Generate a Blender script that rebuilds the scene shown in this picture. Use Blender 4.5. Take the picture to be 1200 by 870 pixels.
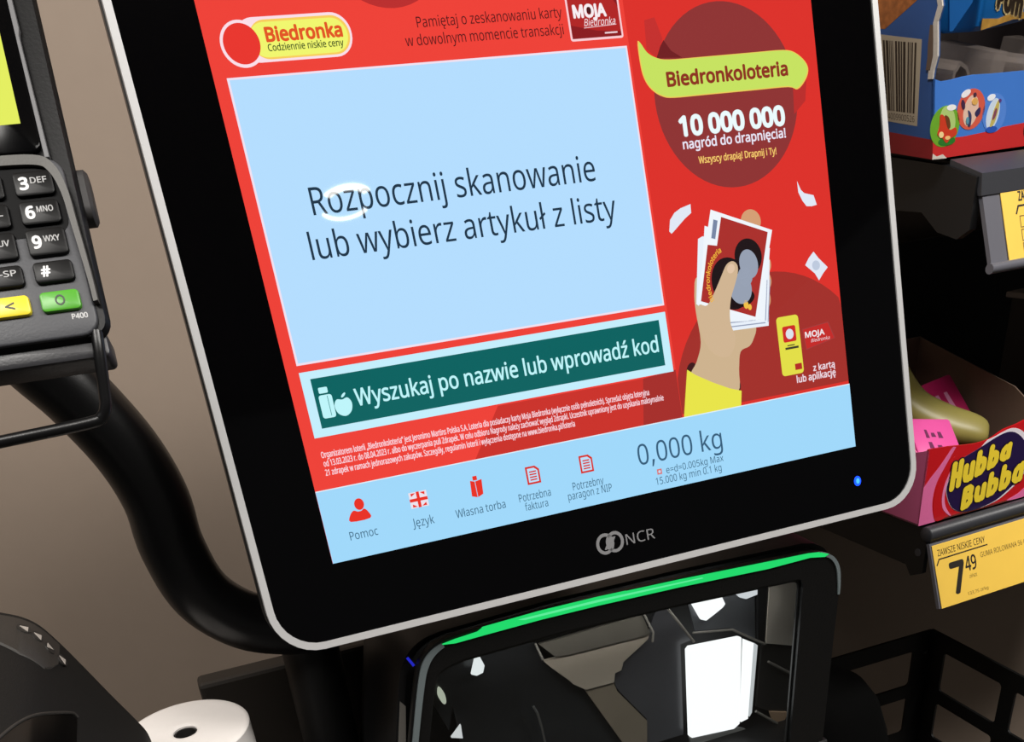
import bpy, bmesh, math, random
from mathutils import Vector, Matrix, noise

for _o in list(bpy.data.objects):
    bpy.data.objects.remove(_o)
C = bpy.context.scene.collection
scene = bpy.context.scene
random.seed(4)

# ------------------------------------------------------------------ camera, world, lights
cam_data = bpy.data.cameras.new('camera')
cam = bpy.data.objects.new('camera', cam_data)
C.objects.link(cam)
CR = Matrix(((0.927634, 0.262082, -0.266099),
             (-0.361855, 0.454196, -0.814105),
             (-0.092501, 0.851481, 0.516163)))
cam.matrix_world = Matrix.Translation((-0.06234, -0.456226, 1.323814)) @ CR.to_4x4()
cam_data.sensor_width = 36.0
cam_data.lens = 33.0
cam_data.shift_x = 0.0
cam_data.shift_y = 400.0 / 1200.0
cam_data.clip_start = 0.01
scene.camera = cam

world = bpy.data.worlds.new('store')
scene.world = world
world.use_nodes = True
world.node_tree.nodes['Background'].inputs[0].default_value = (1.0, 0.95, 0.9, 1)
world.node_tree.nodes['Background'].inputs[1].default_value = 0.05


def area_light(name, loc, target, size, size_y, power, col=(1, 0.965, 0.92)):
    l = bpy.data.lights.new(name, 'AREA')
    l.shape = 'RECTANGLE'
    l.size, l.size_y, l.energy, l.color = size, size_y, power, col
    o = bpy.data.objects.new(name, l)
    o.location = loc
    o.rotation_euler = (Vector(target) - Vector(loc)).to_track_quat('-Z', 'Y').to_euler()
    C.objects.link(o)
    return o


area_light('store_light', (-0.72, -0.6, 2.6), (-0.1, 0.3, 1.0), 0.8, 0.25, 22)
area_light('till_light', (0.42, -0.86, 2.6), (0.1, 0.1, 1.1), 0.8, 0.22, 9)
area_light('aisle_light', (1.25, -0.95, 2.6), (0.4, 0.1, 1.1), 0.7, 0.25, 26)
area_light('cavity_fill_light', (0.17, -0.004 + 0.016, 1.068), (0.17, 0.036, 1.0), 0.2, 0.006, 0.05, (1, 0.97, 0.92))  # unseen light added inside the scanner to brighten the panels behind the glass

vs = scene.view_settings
scene.display_settings.display_device = 'sRGB'
vs.view_transform = 'Standard'
vs.look = 'None'
vs.exposure = 0.0
vs.gamma = 1.0
vs.use_curve_mapping = False


# ------------------------------------------------------------------ materials
def lin(c):
    return tuple(((v / 255) / 12.92 if v / 255 <= 0.04045 else ((v / 255 + 0.055) / 1.055) ** 2.4) for v in c)


MATS = {}


def mat(name, rgb, rough=0.5, metal=0.0, spec=0.5, bump=0.0, scale=400.0, var=0.0, coat=0.0):
    m = bpy.data.materials.new(name)
    m.use_nodes = True
    nt = m.node_tree
    b = nt.nodes['Principled BSDF']
    b.inputs['Base Color'].default_value = (*lin(rgb), 1)
    b.inputs['Roughness'].default_value = rough
    b.inputs['Metallic'].default_value = metal
    b.inputs['Specular IOR Level'].default_value = spec
    b.inputs['Coat Weight'].default_value = coat
    if bump or var:
        tc = nt.nodes.new('ShaderNodeTexCoord')
        nz = nt.nodes.new('ShaderNodeTexNoise')
        nz.inputs['Scale'].default_value = scale
        nz.inputs['Detail'].default_value = 4
        nt.links.new(tc.outputs['Object'], nz.inputs['Vector'])
        if bump:
            bp = nt.nodes.new('ShaderNodeBump')
            bp.inputs['Strength'].default_value = bump
            bp.inputs['Distance'].default_value = 0.0005
            nt.links.new(nz.outputs['Fac'], bp.inputs['Height'])
            nt.links.new(bp.outputs['Normal'], b.inputs['Normal'])
        if var:
            mx = nt.nodes.new('ShaderNodeMix')
            mx.data_type = 'RGBA'
            l = lin(rgb)
            mx.inputs[6].default_value = (*[v * (1 - var) for v in l], 1)
            mx.inputs[7].default_value = (*[min(1, v * (1 + var)) for v in l], 1)
            nt.links.new(nz.outputs['Fac'], mx.inputs[0])
            nt.links.new(mx.outputs[2], b.inputs['Base Color'])
    MATS[name] = m
    return m


def glow(rgb, strength=1.0, gloss=True):
    """A lit display colour under the glossy front of the panel."""
    key = 'glow_%d_%d_%d_%g' % (*rgb, strength)
    if key in MATS:
        return MATS[key]
    m = bpy.data.materials.new(key)
    m.use_nodes = True
    b = m.node_tree.nodes['Principled BSDF']
    b.inputs['Base Color'].default_value = (0.004, 0.004, 0.004, 1)
    b.inputs['Roughness'].default_value = 0.02 if gloss else 0.5
    b.inputs['Specular IOR Level'].default_value = 0.5 if gloss else 0.0
    b.inputs['Emission Color'].default_value = (*lin(rgb), 1)
    b.inputs['Emission Strength'].default_value = strength
    MATS[key] = m
    return m


def flat(rgb, rough=0.45):
    key = 'ink_%d_%d_%d' % rgb
    if key in MATS:
        return MATS[key]
    return mat(key, rgb, rough, var=0.05, scale=300)


def glass_mat():
    m = bpy.data.materials.new('scanner_glass')
    m.use_nodes = True
    nt = m.node_tree
    nt.nodes.clear()
    out = nt.nodes.new('ShaderNodeOutputMaterial')
    mx = nt.nodes.new('ShaderNodeMixShader')
    lw = nt.nodes.new('ShaderNodeLayerWeight')
    pw = nt.nodes.new('ShaderNodeMath')
    pw.operation = 'POWER'
    pw.inputs[1].default_value = 5.0
    fr = nt.nodes.new('ShaderNodeMath')
    fr.operation = 'MULTIPLY_ADD'
    fr.inputs[1].default_value = 0.6
    fr.inputs[2].default_value = 0.03
    nt.links.new(lw.outputs['Facing'], pw.inputs[0])
    nt.links.new(pw.outputs[0], fr.inputs[0])
    tr = nt.nodes.new('ShaderNodeBsdfTransparent')
    tr.inputs['Color'].default_value = (0.9, 0.92, 0.92, 1)
    gl = nt.nodes.new('ShaderNodeBsdfGlossy')
    gl.inputs['Roughness'].default_value = 0.03
    nt.links.new(fr.outputs[0], mx.inputs[0])
    nt.links.new(tr.outputs[0], mx.inputs[1])
    nt.links.new(gl.outputs[0], mx.inputs[2])
    nt.links.new(mx.outputs[0], out.inputs[0])
    return m


BLACK = mat('black_plastic', (22, 22, 23), 0.42, bump=0.15, scale=900)
BLACKTEX = mat('textured_black_plastic', (19, 18, 17), 0.6, spec=0.3, bump=0.35, scale=1500, var=0.12)
GLOSSBLACK = mat('glossy_black_glass', (3, 3, 4), 0.05, spec=0.4)
TUBE = mat('black_powder_coat', (14, 14, 15), 0.33, bump=0.08, scale=1200)
METALBLACK = mat('black_sheet_steel', (9, 9, 9), 0.5, bump=0.1, scale=800)
DARKGREY = mat('dark_grey_plastic', (72, 73, 77), 0.45, bump=0.15, scale=900)
SHELFGREY = mat('charcoal_shelf_steel', (58, 59, 64), 0.42, bump=0.1, scale=800)
SILVER = mat('brushed_silver_trim', (196, 196, 196), 0.45, metal=0.15, bump=0.05, scale=600)
CHROME = mat('polished_chrome', (215, 218, 222), 0.15, metal=1.0)
PAPER = mat('thermal_paper', (230, 225, 221), 0.7, bump=0.1, scale=250, var=0.02)
CARD = mat('brown_cardboard', (104, 84, 70), 0.85, bump=0.25, scale=300, var=0.08)
CARDEDGE = mat('torn_white_cardboard', (205, 196, 186), 0.9, bump=0.5, scale=500, var=0.1)
YELLOWTAG = mat('yellow_price_paper', (250, 206, 84), 0.55, var=0.04, scale=60)
INK = mat('black_ink', (34, 28, 20), 0.6, var=0.1, scale=300)
GLASS = glass_mat()


# ------------------------------------------------------------------ mesh helpers (shapes are given in millimetres)
MM = 0.001


def obj(name, bm, m, parent=None, smooth=None, fn=None):
    if fn:
        for v in bm.verts:
            v.co = fn(v.co)
    else:
        for v in bm.verts:
            v.co = v.co * MM
    bmesh.ops.recalc_face_normals(bm, faces=bm.faces)
    me = bpy.data.meshes.new(name)
    bm.to_mesh(me)
    bm.free()
    me.materials.append(m)
    o = bpy.data.objects.new(name, me)
    C.objects.link(o)
    if parent is not None:
        o.parent = parent
    if smooth:
        me.polygons.foreach_set('use_smooth', [True] * len(me.polygons))
        me.set_sharp_from_angle(angle=math.radians(smooth))
    return o


def thing(name, label, cat, matrix=None, group=None):
    o = bpy.data.objects.new(name, None)
    o.empty_display_size = 0.02
    C.objects.link(o)
    if matrix is not None:
        o.matrix_world = matrix
    o['label'], o['category'] = label, cat
    if group:
        o['group'] = group
    return o


def tag(o, label, cat, group=None):
    o['label'], o['category'] = label, cat
    if group:
        o['group'] = group
    return o


def axes(o, x, y, z):
    m = Matrix.Identity(4)
    for i, a in enumerate((x, y, z)):
        for r in range(3):
            m[r][i] = a[r]
    for r in range(3):
        m[r][3] = o[r]
    return m


def prism(bm, pts, z0, z1, bev=0.0, seg=2):
    """Extrude a 2D outline from z0 to z1; bev rounds the rim at z1."""
    vs_ = [bm.verts.new((p[0], p[1], z0)) for p in pts]
    f = bm.faces.new(vs_)
    r = bmesh.ops.extrude_face_region(bm, geom=[f])
    top = [g for g in r['geom'] if isinstance(g, bmesh.types.BMVert)]
    for v in top:
        v.co.z = z1
    if bev:
        tf = [g for g in r['geom'] if isinstance(g, bmesh.types.BMFace)]
        es = list({e for q in tf for e in q.edges})
        bmesh.ops.bevel(bm, geom=es, offset=bev, segments=seg, affect='EDGES', profile=0.5)
    return bm


def ring(bm, outer, inner, z0, z1):
    n = len(outer)
    a = [bm.verts.new((*p, z0)) for p in outer]
    b = [bm.verts.new((*p, z0)) for p in inner]
    c = [bm.verts.new((*p, z1)) for p in outer]
    d = [bm.verts.new((*p, z1)) for p in inner]
    for i in range(n):
        j = (i + 1) % n
        for q in ((a[i], a[j], b[j], b[i]), (c[i], c[j], d[j], d[i]), (a[i], a[j], c[j], c[i]), (b[i], b[j], d[j], d[i])):
            bm.faces.new(q)
    return bm


def sheet(bm, pts, z):
    bm.faces.new([bm.verts.new((p[0], p[1], z)) for p in pts])
    return bm


def rrect(x0, y0, x1, y1, r, n=6):
    P = []
    for cx, cy, a in ((x1 - r, y1 - r, 0), (x0 + r, y1 - r, 90), (x0 + r, y0 + r, 180), (x1 - r, y0 + r, 270)):
        for k in range(n + 1):
            t = math.radians(a + 90 * k / n)
            P.append((cx + r * math.cos(t), cy + r * math.sin(t)))
    return P


def ell(cx, cy, rx, ry, rot=0, n=32):
    c, s = math.cos(math.radians(rot)), math.sin(math.radians(rot))
    P = []
    for k in range(n):
        t = 2 * math.pi * k / n
        x, y = rx * math.cos(t), ry * math.sin(t)
        P.append((cx + c * x - s * y, cy + s * x + c * y))
    return P


def smooth_loop(pts, n=6, closed=True):
    P = [Vector(p) for p in pts]
    N = len(P)
    out = []
    rng = range(N if closed else N - 1)
    for i in rng:
        g = (lambda k: P[k % N]) if closed else (lambda k: P[max(0, min(N - 1, k))])
        p0, p1, p2, p3 = g(i - 1), g(i), g(i + 1), g(i + 2)
        for k in range(n):
            t = k / n
            out.append(0.5 * ((2 * p1) + (p2 - p0) * t + (2 * p0 - 5 * p1 + 4 * p2 - p3) * t * t + (3 * p1 - p0 - 3 * p2 + p3) * t ** 3))
    if not closed:
        out.append(P[-1])
    return [tuple(v) for v in out]


def loft(bm, loops, cap=True):
    R = [[bm.verts.new(p) for p in L] for L in loops]
    n = len(R[0])
    for a, b in zip(R, R[1:]):
        for i in range(n):
            j = (i + 1) % n
            bm.faces.new((a[i], a[j], b[j], b[i]))
    if cap:
        bm.faces.new(R[0])
        bm.faces.new(R[-1][::-1])
    return bm


def tube(bm, path, radius, seg=12):
    P = [Vector(p) for p in path]
    rad = radius if isinstance(radius, (list, tuple)) else [radius] * len(P)
    T = [(P[min(i + 1, len(P) - 1)] - P[max(i - 1, 0)]).normalized() for i in range(len(P))]
    u = T[0].orthogonal().normalized()
    loops = []
    for i, p in enumerate(P):
        u = (u - T[i] * u.dot(T[i])).normalized()
        v = T[i].cross(u)
        loops.append([p + (u * math.cos(2 * math.pi * k / seg) + v * math.sin(2 * math.pi * k / seg)) * rad[i] for k in range(seg)])
    return loft(bm, loops)


def box(bm, a, b, bev=0.0):
    v = [bm.verts.new((x, y, z)) for x in (a[0], b[0]) for y in (a[1], b[1]) for z in (a[2], b[2])]
    fs = [bm.faces.new([v[i] for i in q]) for q in ((0, 1, 3, 2), (4, 6, 7, 5), (0, 4, 5, 1), (2, 3, 7, 6), (0, 2, 6, 4), (1, 5, 7, 3))]
    if bev:
        bmesh.ops.bevel(bm, geom=list({e for f in fs for e in f.edges}), offset=bev, segments=2, affect='EDGES', profile=0.5)
    return bm


def B():
    return bmesh.new()


_cap = [0]
try:        # the sans face that ships inside Blender; the built-in face is the fallback
    FONT = bpy.data.fonts.load(bpy.utils.system_resource('DATAFILES', path='fonts') + '/NotoSansHebrew-Regular.woff2')
except Exception:
    FONT = None


def text_bm(body, x, y, w, cap, bold=0.0, z=0.0, shear=0.0, align=0, depth=0.0, weight=None):
    """Lettering on a baseline starting at x, y, fitted to width w with capitals cap high."""
    def mk(s):
        cu = bpy.data.curves.new('lettering', 'FONT')
        cu.body = s
        if FONT:
            cu.font = FONT
        cu.size = 1.0
        cu.resolution_u = 3
        cu.shear = shear
        o = bpy.data.objects.new('lettering', cu)
        C.objects.link(o)
        dg = bpy.context.evaluated_depsgraph_get()
        me = bpy.data.meshes.new_from_object(o.evaluated_get(dg))
        bpy.data.objects.remove(o)
        bpy.data.curves.remove(cu)
        return me
    if not _cap[0]:
        me = mk('H')
        _cap[0] = max(v.co.y for v in me.vertices)
    tails = []
    if FONT:            # the face's own e-ogonek loses its tail when filled, so the tail is set below a plain e
        for i, ch in enumerate(body):
            if ch == 'ę':
                pm_ = mk(body[:i].replace('ę', 'e') + 'e')
                tails.append(max(v.co.x for v in pm_.vertices))
                bpy.data.meshes.remove(pm_)
        body = body.replace('ę', 'e')
    me = mk(body)
    xs = [v.co.x for v in me.vertices]
    mn, mx = min(xs), max(xs)
    bm = bmesh.new()
    bm.from_mesh(me)
    bpy.data.meshes.remove(me)
    for xr in tails:
        T = [(-0.17, 0.02), (-0.225, -0.05), (-0.24, -0.11), (-0.21, -0.16), (-0.15, -0.175), (-0.09, -0.16), (-0.09, -0.115), (-0.14, -0.125), (-0.17, -0.105), (-0.165, -0.06), (-0.10, 0.03)]
        bm.faces.new([bm.verts.new((xr + p[0], p[1], 0)) for p in T])
    sx = w / (mx - mn)
    sy = cap / _cap[0]
    if bold > 0:        # heavier strokes: the same outlines laid over each other a hair apart
        geo = list(bm.verts) + list(bm.edges) + list(bm.faces)
        base = list(bm.verts)
        steps = [(math.cos(a) * bold, math.sin(a) * bold) for a in [math.pi * k / 4 for k in range(8)]]
        for kz, (dx, dy) in enumerate(steps):
            r = bmesh.ops.duplicate(bm, geom=geo)
            for g in r['geom']:
                if isinstance(g, bmesh.types.BMVert):
                    g.co.x += dx * sy / sx
                    g.co.y += dy
                    g.co.z += 0.008 * (kz + 1)
    for v in bm.verts:
        v.co = Vector((x + (v.co.x - mn) * sx, y + v.co.y * sy, z + v.co.z))
    return bm


# ------------------------------------------------------------------ the setting
def structure(name, bm, m):
    o = obj(name, bm, m)
    o['kind'] = 'structure'
    return o


WALL = mat('warm_grey_painted_wall', (158, 141, 126), 0.8, bump=0.2, scale=60, var=0.03)
b = B(); box(b, (-2600, 420, 0), (2900, 500, 2700)); structure('wall_back', b, WALL)
b = B(); box(b, (-2600, -3600, -60), (2900, 500, 0)); structure('floor', b, mat('grey_floor_tile', (95, 90, 84), 0.5, bump=0.1, scale=20, var=0.1))
b = B(); box(b, (-2600, -3600, 2700), (2900, 500, 2760)); structure('ceiling', b, mat('white_ceiling', (150, 146, 140), 0.8, bump=0.1, scale=40))

# recessed ceiling ring lamp whose reflection shows in the screen
t = thing('ceiling_downlight', 'round ring-shaped white ceiling downlight reflected as two arcs in the screen', 'ceiling light', Matrix.Translation((0.603, -2.12, 2.70)))
b = B(); ring(b, ell(0, 0, 95, 95, n=40), ell(0, 0, 60, 60, n=40), -30, 0); obj('housing', b, BLACK, t)
for a0, a1, r0, r1 in ((214, 326, 73, 82), (36, 146, 60, 82)):        # two curved light tubes in the round fitting
    A = [math.radians(a0 + (a1 - a0) * k / 20) for k in range(21)]
    b = B(); prism(b, [(r1 * math.cos(a), r1 * math.sin(a)) for a in A] + [(r0 * math.cos(a), r0 * math.sin(a)) for a in reversed(A)], -36, -30); obj('lit_tube', b, glow((255, 250, 240), 20, False), t)

# ------------------------------------------------------------------ touchscreen monitor (local x right, y up the glass, z out of it)
mon = thing('touchscreen_monitor', 'large tilted black self-checkout touchscreen with silver trim and red and white display', 'monitor',
            axes((0, 0, 1.15), (1, 0, 0), (0, 0.29237, 0.95630), (0, -0.95630, 0.29237)))
H = 275.0
b = B()
O1 = rrect(-38.2, -41.2, 362.6, 318, 24, 8)
I1 = rrect(-34.6, -37.6, 359, 314.4, 21, 8)
ring(b, O1, I1, -9, 0.8); obj('silver_trim', b, SILVER, mon, 40)
b = B(); prism(b, rrect(-34.8, -37.8, 359.2, 314.6, 21, 8), -8, -0.12); obj('glass_front', b, GLOSSBLACK, mon, 40)
b = B(); loft(b, [[(x, y, -9) for x, y in rrect(-39, -42, 363.4, 318.8, 25, 8)], [(x, y, -22) for x, y in rrect(-39, -42, 363.4, 318.8, 25, 8)],
                  [(x, y, -34) for x, y in rrect(-30, -33, 354, 310, 22, 8)]]); obj('back_housing', b, BLACK, mon, 40)
b = B(); loft(b, [[(x, y, -34) for x, y in rrect(60, 60, 270, 240, 16, 8)], [(x, y, -52) for x, y in rrect(70, 70, 260, 230, 16, 8)]]); obj('rear_cover', b, BLACK, mon, 40)
b = B(); prism(b, ell(319.4, -20.4, 2.4, 2.9), -0.12, 0.1); obj('power_light', b, glow((20, 70, 255), 2.5), mon)['label'] = 'small glowing blue power light'
b = B(); prism(b, ell(319.6, -20.4, 1.2, 1.6), 0.1, 0.14); obj('power_light_core', b, glow((70, 170, 255), 1.6), mon)
LOGO = mat('grey_logo_print', (128, 128, 130), 0.5)
b = B()
for cx in (149.7, 155.7):
    ring(b, ell(cx, -22.2, 5.5, 5.9, n=28), ell(cx, -22.2, 3.7, 4.1, n=28), -0.1, 0.02)
for k in (-1.3, 0, 1.3):
    prism(b, [(150.2 + k, -25.2), (151.2 + k, -25.6), (155.2 + k, -19.4), (154.2 + k, -19.0)], -0.1, 0.03)
obj('ring_emblem', b, LOGO, mon)
obj('maker_lettering', text_bm('NCR', 162.5, -25.5, 18.1, 5.9, bold=-0.005, z=0.0), LOGO, mon)

# display artwork: thin flat layers of the lit screen
RED = (238, 64, 54)
ADRED = (220, 47, 40)
MAROON = (142, 50, 50)
MAROON2 = (162, 46, 40)
WHITE = (196, 236, 255)
b = B(); prism(b, [(0, 0), (320, 0), (320, H), (0, H)], -0.12, 0); scr = obj('display', b, glow(RED), mon)
scr['label'] = 'lit display showing a red and white checkout screen'
LZ = [0.0]


def art(name, rgb, *polys, lvl=1, label=None, strength=1.0):
    b = B()
    for p in polys:
        sheet(b, p, 0.05 * lvl)
    bmesh.ops.triangulate(b, faces=b.faces)
    o = obj(name, b, glow(rgb, strength), scr)
    if label:
        o['label'] = label
    return o


def word(body, x, y, w, cap, rgb, bold=0.0, lvl=6, shear=0.0, name='lettering'):
    return obj(name, text_bm(body, x, y, w, cap, bold, 0.05 * lvl, shear), glow(rgb), scr)


def rect(x0, y0, x1, y1):
    return [(x0, y0), (x1, y0), (x1, y1), (x0, y1)]


# advertisement column background and its darker shapes
art('advert_background', ADRED, rect(208.5, 36, 320, H), lvl=1)
big = [p for p in ell(272, 38, 66, 66, n=64) if p[1] > 36]
art('advert_dark_disc', MAROON2, [(min(319.9, max(208.6, x)), y) for x, y in big], lvl=2)
art('advert_round_badge', MAROON, ell(262, 193, 43.3, 44.2, n=64), lvl=2)
art('header_dark_disc', (186, 44, 44), [(x, min(y, H)) for x, y in ell(90, 275, 31, 31.5, n=48)], lvl=1)
art('banner_shadow', (112, 28, 32), [(223, 213.6), (238, 212.8), (232, 216.4), (228.4, 221.5), (226.2, 219)], lvl=3)
art('banner_fold', (196, 46, 44), [(219, 231), (225, 232), (228, 222), (223, 214), (218, 218)], lvl=2.5)
art('banner_fold', (186, 44, 42), [(303, 194.5), (312, 197), (310, 187), (302, 181)], lvl=3)
art('screen_shade_shape', (202, 48, 40), [(103, 60.5), (191, 60.5), (190, 36), (85, 36)], lvl=1)
art('screen_shade_shape', (165, 44, 40), [(188, 60.5), (208.4, 62), (208.4, 36), (184, 36)], lvl=2)
ban = smooth_loop([(213.6, 222), (217.5, 217.0), (222.5, 213.9), (230, 212.5), (250, 212.4), (280, 212.4), (299, 212.3), (306.5, 210.6), (312.3, 206), (313.8, 201.5), (311, 196.6), (305.7, 192.9), (300, 194.4), (280, 194.5), (250, 194.6), (230, 194.7), (223.5, 195.8), (218.5, 198.7), (214.9, 203.3), (213.3, 210)], 4)
art('banner_rim', (240, 200, 90), ban, lvl=4)
cxb, cyb = 262, 205
art('banner', (198, 226, 96), [(cxb + (x - cxb) * 0.988, cyb + (y - cyb) * 0.955) for x, y in ban], lvl=5)
word('Biedronkoloteria', 227.4, 200.2, 73, 6.3, (140, 48, 30), 0.035)
word('10 000 000', 231.2, 176.6, 64, 8.8, (235, 250, 252), 0.045)
word('nagród do drapnięcia!', 231.5, 170.2, 63.5, 4.5, (235, 230, 245), 0.02)
word('Wszyscy drapią! Drapnij i Ty!', 239.6, 162.5, 48.3, 3.3, (250, 205, 110), 0.015)

# fluttering slips of paper
PAPERS = (225, 232, 245)
art('paper_slip', PAPERS, [(217.8, 137.2), (221, 140.4), (225, 142.2), (231.3, 143.6), (231, 139.2), (227, 137), (223.6, 134.6), (220, 132), (217.6, 130.4), (216.4, 131.7)], lvl=3)
art('paper_slip', PAPERS, [(299.2, 148), (301, 143.4), (303, 141.4), (309, 139.7), (310.5, 134.6), (307, 134.2), (303.7, 134.6), (301.4, 137.6), (299.3, 142.1)], lvl=3)
art('paper_slip', PAPERS, [(298.7, 104.4), (301.5, 107.8), (305.1, 110.8), (308, 107), (313.5, 101.5), (310, 98.6), (306.8, 95.3), (304.5, 99.3)], lvl=3)
art('paper_slip_print', (190, 202, 222), ell(305.8, 103.4, 2.6, 2.6), lvl=4)

# illustrated hand with scratch tickets
SKIN = (205, 178, 142)
SKIN2 = (212, 158, 116)
art('drawn_fingers', SKIN2, ell(267, 131, 6.3, 6, -20), ell(273.6, 108.1, 3.0, 4.4), ell(272.4, 99.7, 3.2, 4.6), ell(270.6, 90.5, 3.2, 5.0), lvl=3)
art('drawn_palm', SKIN, smooth_loop([(230, 107.5), (226.5, 100), (225.7, 90), (226.2, 73.8), (222, 64), (217.4, 56.5), (231, 48), (245.4, 44), (248, 56), (250.4, 65), (256.5, 67.1), (260, 71), (262.3, 77), (260, 90), (245, 104)], 4), lvl=3)
art('ticket', (232, 240, 250), [(233, 126), (236, 127), (276, 110), (270.4, 76), (245.7, 76.8), (226.6, 93.6)], lvl=4)
art('ticket_line', (150, 160, 185), [(246, 78.6), (268.5, 77.6), (268.7, 78.2), (246, 79.2)], [(246, 80.8), (265.8, 79.6), (266, 80.2), (246, 81.4)], [(272.5, 100), (273.1, 100), (269, 79), (268.4, 79)], [(274.5, 100), (275, 100), (270.5, 78), (270, 78)], lvl=5)
art('ticket', (238, 245, 252), [(238, 132), (277, 116), (268, 78.8), (246, 81.5), (229, 94)], lvl=5)
art('ticket', (240, 246, 252), [(242.9, 139.5), (279.7, 125), (263.6, 80), (226.9, 93.6)], lvl=6)
art('ticket_face', (170, 46, 42), [(248.7, 135.2), (276.7, 124.3), (262.5, 81.8), (229.6, 94.6), (238.3, 122.4), (243.9, 121.2)], lvl=7)
art('ticket_code', (120, 135, 165), [(243.8, 134.5), (246.3, 133.6), (243.4, 124.6), (241, 125.4)], lvl=7)
art('scratch_area_dark', (28, 16, 20), ell(262.5, 113.5, 8.6, 9.2, 10), ell(249.5, 101, 11.5, 14, 20), ell(254, 93, 9.5, 5), lvl=8)
art('scratch_area_silver', (150, 160, 178), ell(262.2, 109.6, 5.8, 7.6, 10), ell(255.2, 97.6, 7, 8, 10), ell(259, 103.5, 4.6, 5, 10), lvl=9)
art('ticket_print', (240, 190, 70), ell(257.4, 89, 1.5, 2.2), ell(259.6, 87.4, 1.2, 1.6), lvl=9)
o = word('Biedronkoloteria', 0, 0, 27, 2.6, (240, 180, 60), 0.02, lvl=9)
for v in o.data.vertices:
    tt = v.co.x / 0.027
    ang = math.radians(205 - 95 * tt)
    r = 0.0165 + v.co.y
    v.co = Vector((0.2512 + 0.9 * r * math.cos(ang), 0.1015 + 1.05 * r * math.sin(ang), v.co.z))
art('drawn_thumb', (208, 180, 146), smooth_loop([(228.3, 93), (233, 92), (238.9, 98.5), (244, 105.5), (248, 110.8), (252, 112.3), (254.8, 110.2), (254.6, 106), (251.8, 100), (248.6, 94), (246.6, 87), (246.2, 80), (248, 72), (243, 64), (234, 66), (228, 76), (227, 88)], 4), lvl=10)
art('drawn_thumbnail', (226, 196, 166), ell(250.6, 108.6, 2.6, 2.2, 40), lvl=11)
art('drawn_cuff', (60, 20, 24), ell(218.3, 60, 3.2, 4.2, -20), lvl=2.2)
art('drawn_cuff', (60, 20, 24), ell(245, 46.6, 2.6, 3.6, -20), lvl=2.2)
art('drawn_sleeve', (232, 228, 72), [(215.2, 60.8), (220, 57.2), (230, 51.6), (240, 46.8), (247.6, 44.2), (246, 35.6), (209, 35.6)], lvl=11)
# phone and card
art('drawn_phone', (226, 222, 70), rrect(275.6, 47.4, 290.2, 79.4, 2, 4), lvl=4)
art('drawn_phone_icon', (206, 40, 36), rrect(278.9, 65.4, 287.6, 74, 1, 3), lvl=5)
art('drawn_phone_print', (220, 226, 235), ell(283.4, 69.6, 2.6, 2.8), lvl=6)
art('drawn_phone_print', (60, 60, 40), rect(279.5, 61.4, 288.4, 62.6), rect(281, 63.2, 286, 63.8), lvl=6)
art('drawn_phone_print', (180, 40, 36), rect(284.6, 49.6, 289.2, 53), lvl=6)
art('drawn_card_rim', (160, 60, 60), [(292, 71), (310, 72.6), (313.6, 63), (293.4, 59.4)], lvl=4)
art('drawn_card', (196, 40, 38), [(292.5, 70.6), (309.6, 72.1), (312.9, 63.2), (293.7, 59.9)], lvl=5)
word('MOJA', 293.6, 66, 13, 3, (240, 232, 236), 0.03, 6)
word('Biedronka', 297, 63, 13, 1.8, (240, 220, 226), 0, 6, 0.3)
word('z kartą', 296.6, 47.2, 14.8, 3.5, (240, 220, 230), 0.02)
word('lub aplikację', 284.8, 42.5, 26.6, 3.7, (240, 220, 230), 0.02)

# header: shop logo pill, prompt and loyalty card
art('logo_pill_outline', (250, 222, 232), rrect(14, 225.4, 67.2, 243.6, 8.8, 8), ell(16.1, 233.4, 9.5, 9.6, n=40), lvl=1)
art('logo_disc', (232, 52, 44), ell(16.1, 233.4, 8.2, 8.3, n=40), lvl=4)
art('logo_pill', (248, 206, 92), rrect(20, 226.4, 66.2, 242.4, 7.9, 8), lvl=2)
art('logo_pill', (240, 246, 110), rrect(20, 227.2, 65.2, 241.4, 7.1, 8), lvl=3)
word('Biedronka', 27.6, 233.5, 35, 5.5, (226, 84, 34), 0.035)
word('Codziennie niskie ceny', 27.3, 229.6, 35, 2.8, (40, 70, 30), 0.012)
word('Pamiętaj o zeskanowaniu karty', 99.2, 234.8, 75, 4.5, (70, 18, 22))
word('w dowolnym momencie transakcji', 92, 227.4, 81.7, 4.5, (70, 18, 22))
art('loyalty_card_rim', (250, 205, 212), rrect(177, 224, 206.2, 252, 1.2, 3), lvl=1)
art('loyalty_card', (176, 34, 34), rrect(178, 225, 205.2, 251, 0.8, 3), lvl=2)
art('loyalty_card_shade', (138, 22, 28), [(178, 231), (192, 228), (205.2, 227), (205.2, 225), (178, 225)], [(196, 251), (205.2, 251), (205.2, 238)], lvl=3)
word('MOJA', 180.5, 234.2, 17.6, 5.2, (248, 238, 242), 0.045)
word('Biedronka', 185.3, 230.2, 17.5, 3.2, (248, 225, 230), 0.0, 6, 0.3)
art('loyalty_card_line', (240, 210, 216), [(185, 229.3), (203, 230), (203, 230.3), (185, 229.6)], rect(196, 226.3, 203, 227), lvl=6)
art('loyalty_card_line', (70, 20, 24), ell(189, 237, 1.2, 1.6), lvl=7)

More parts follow.
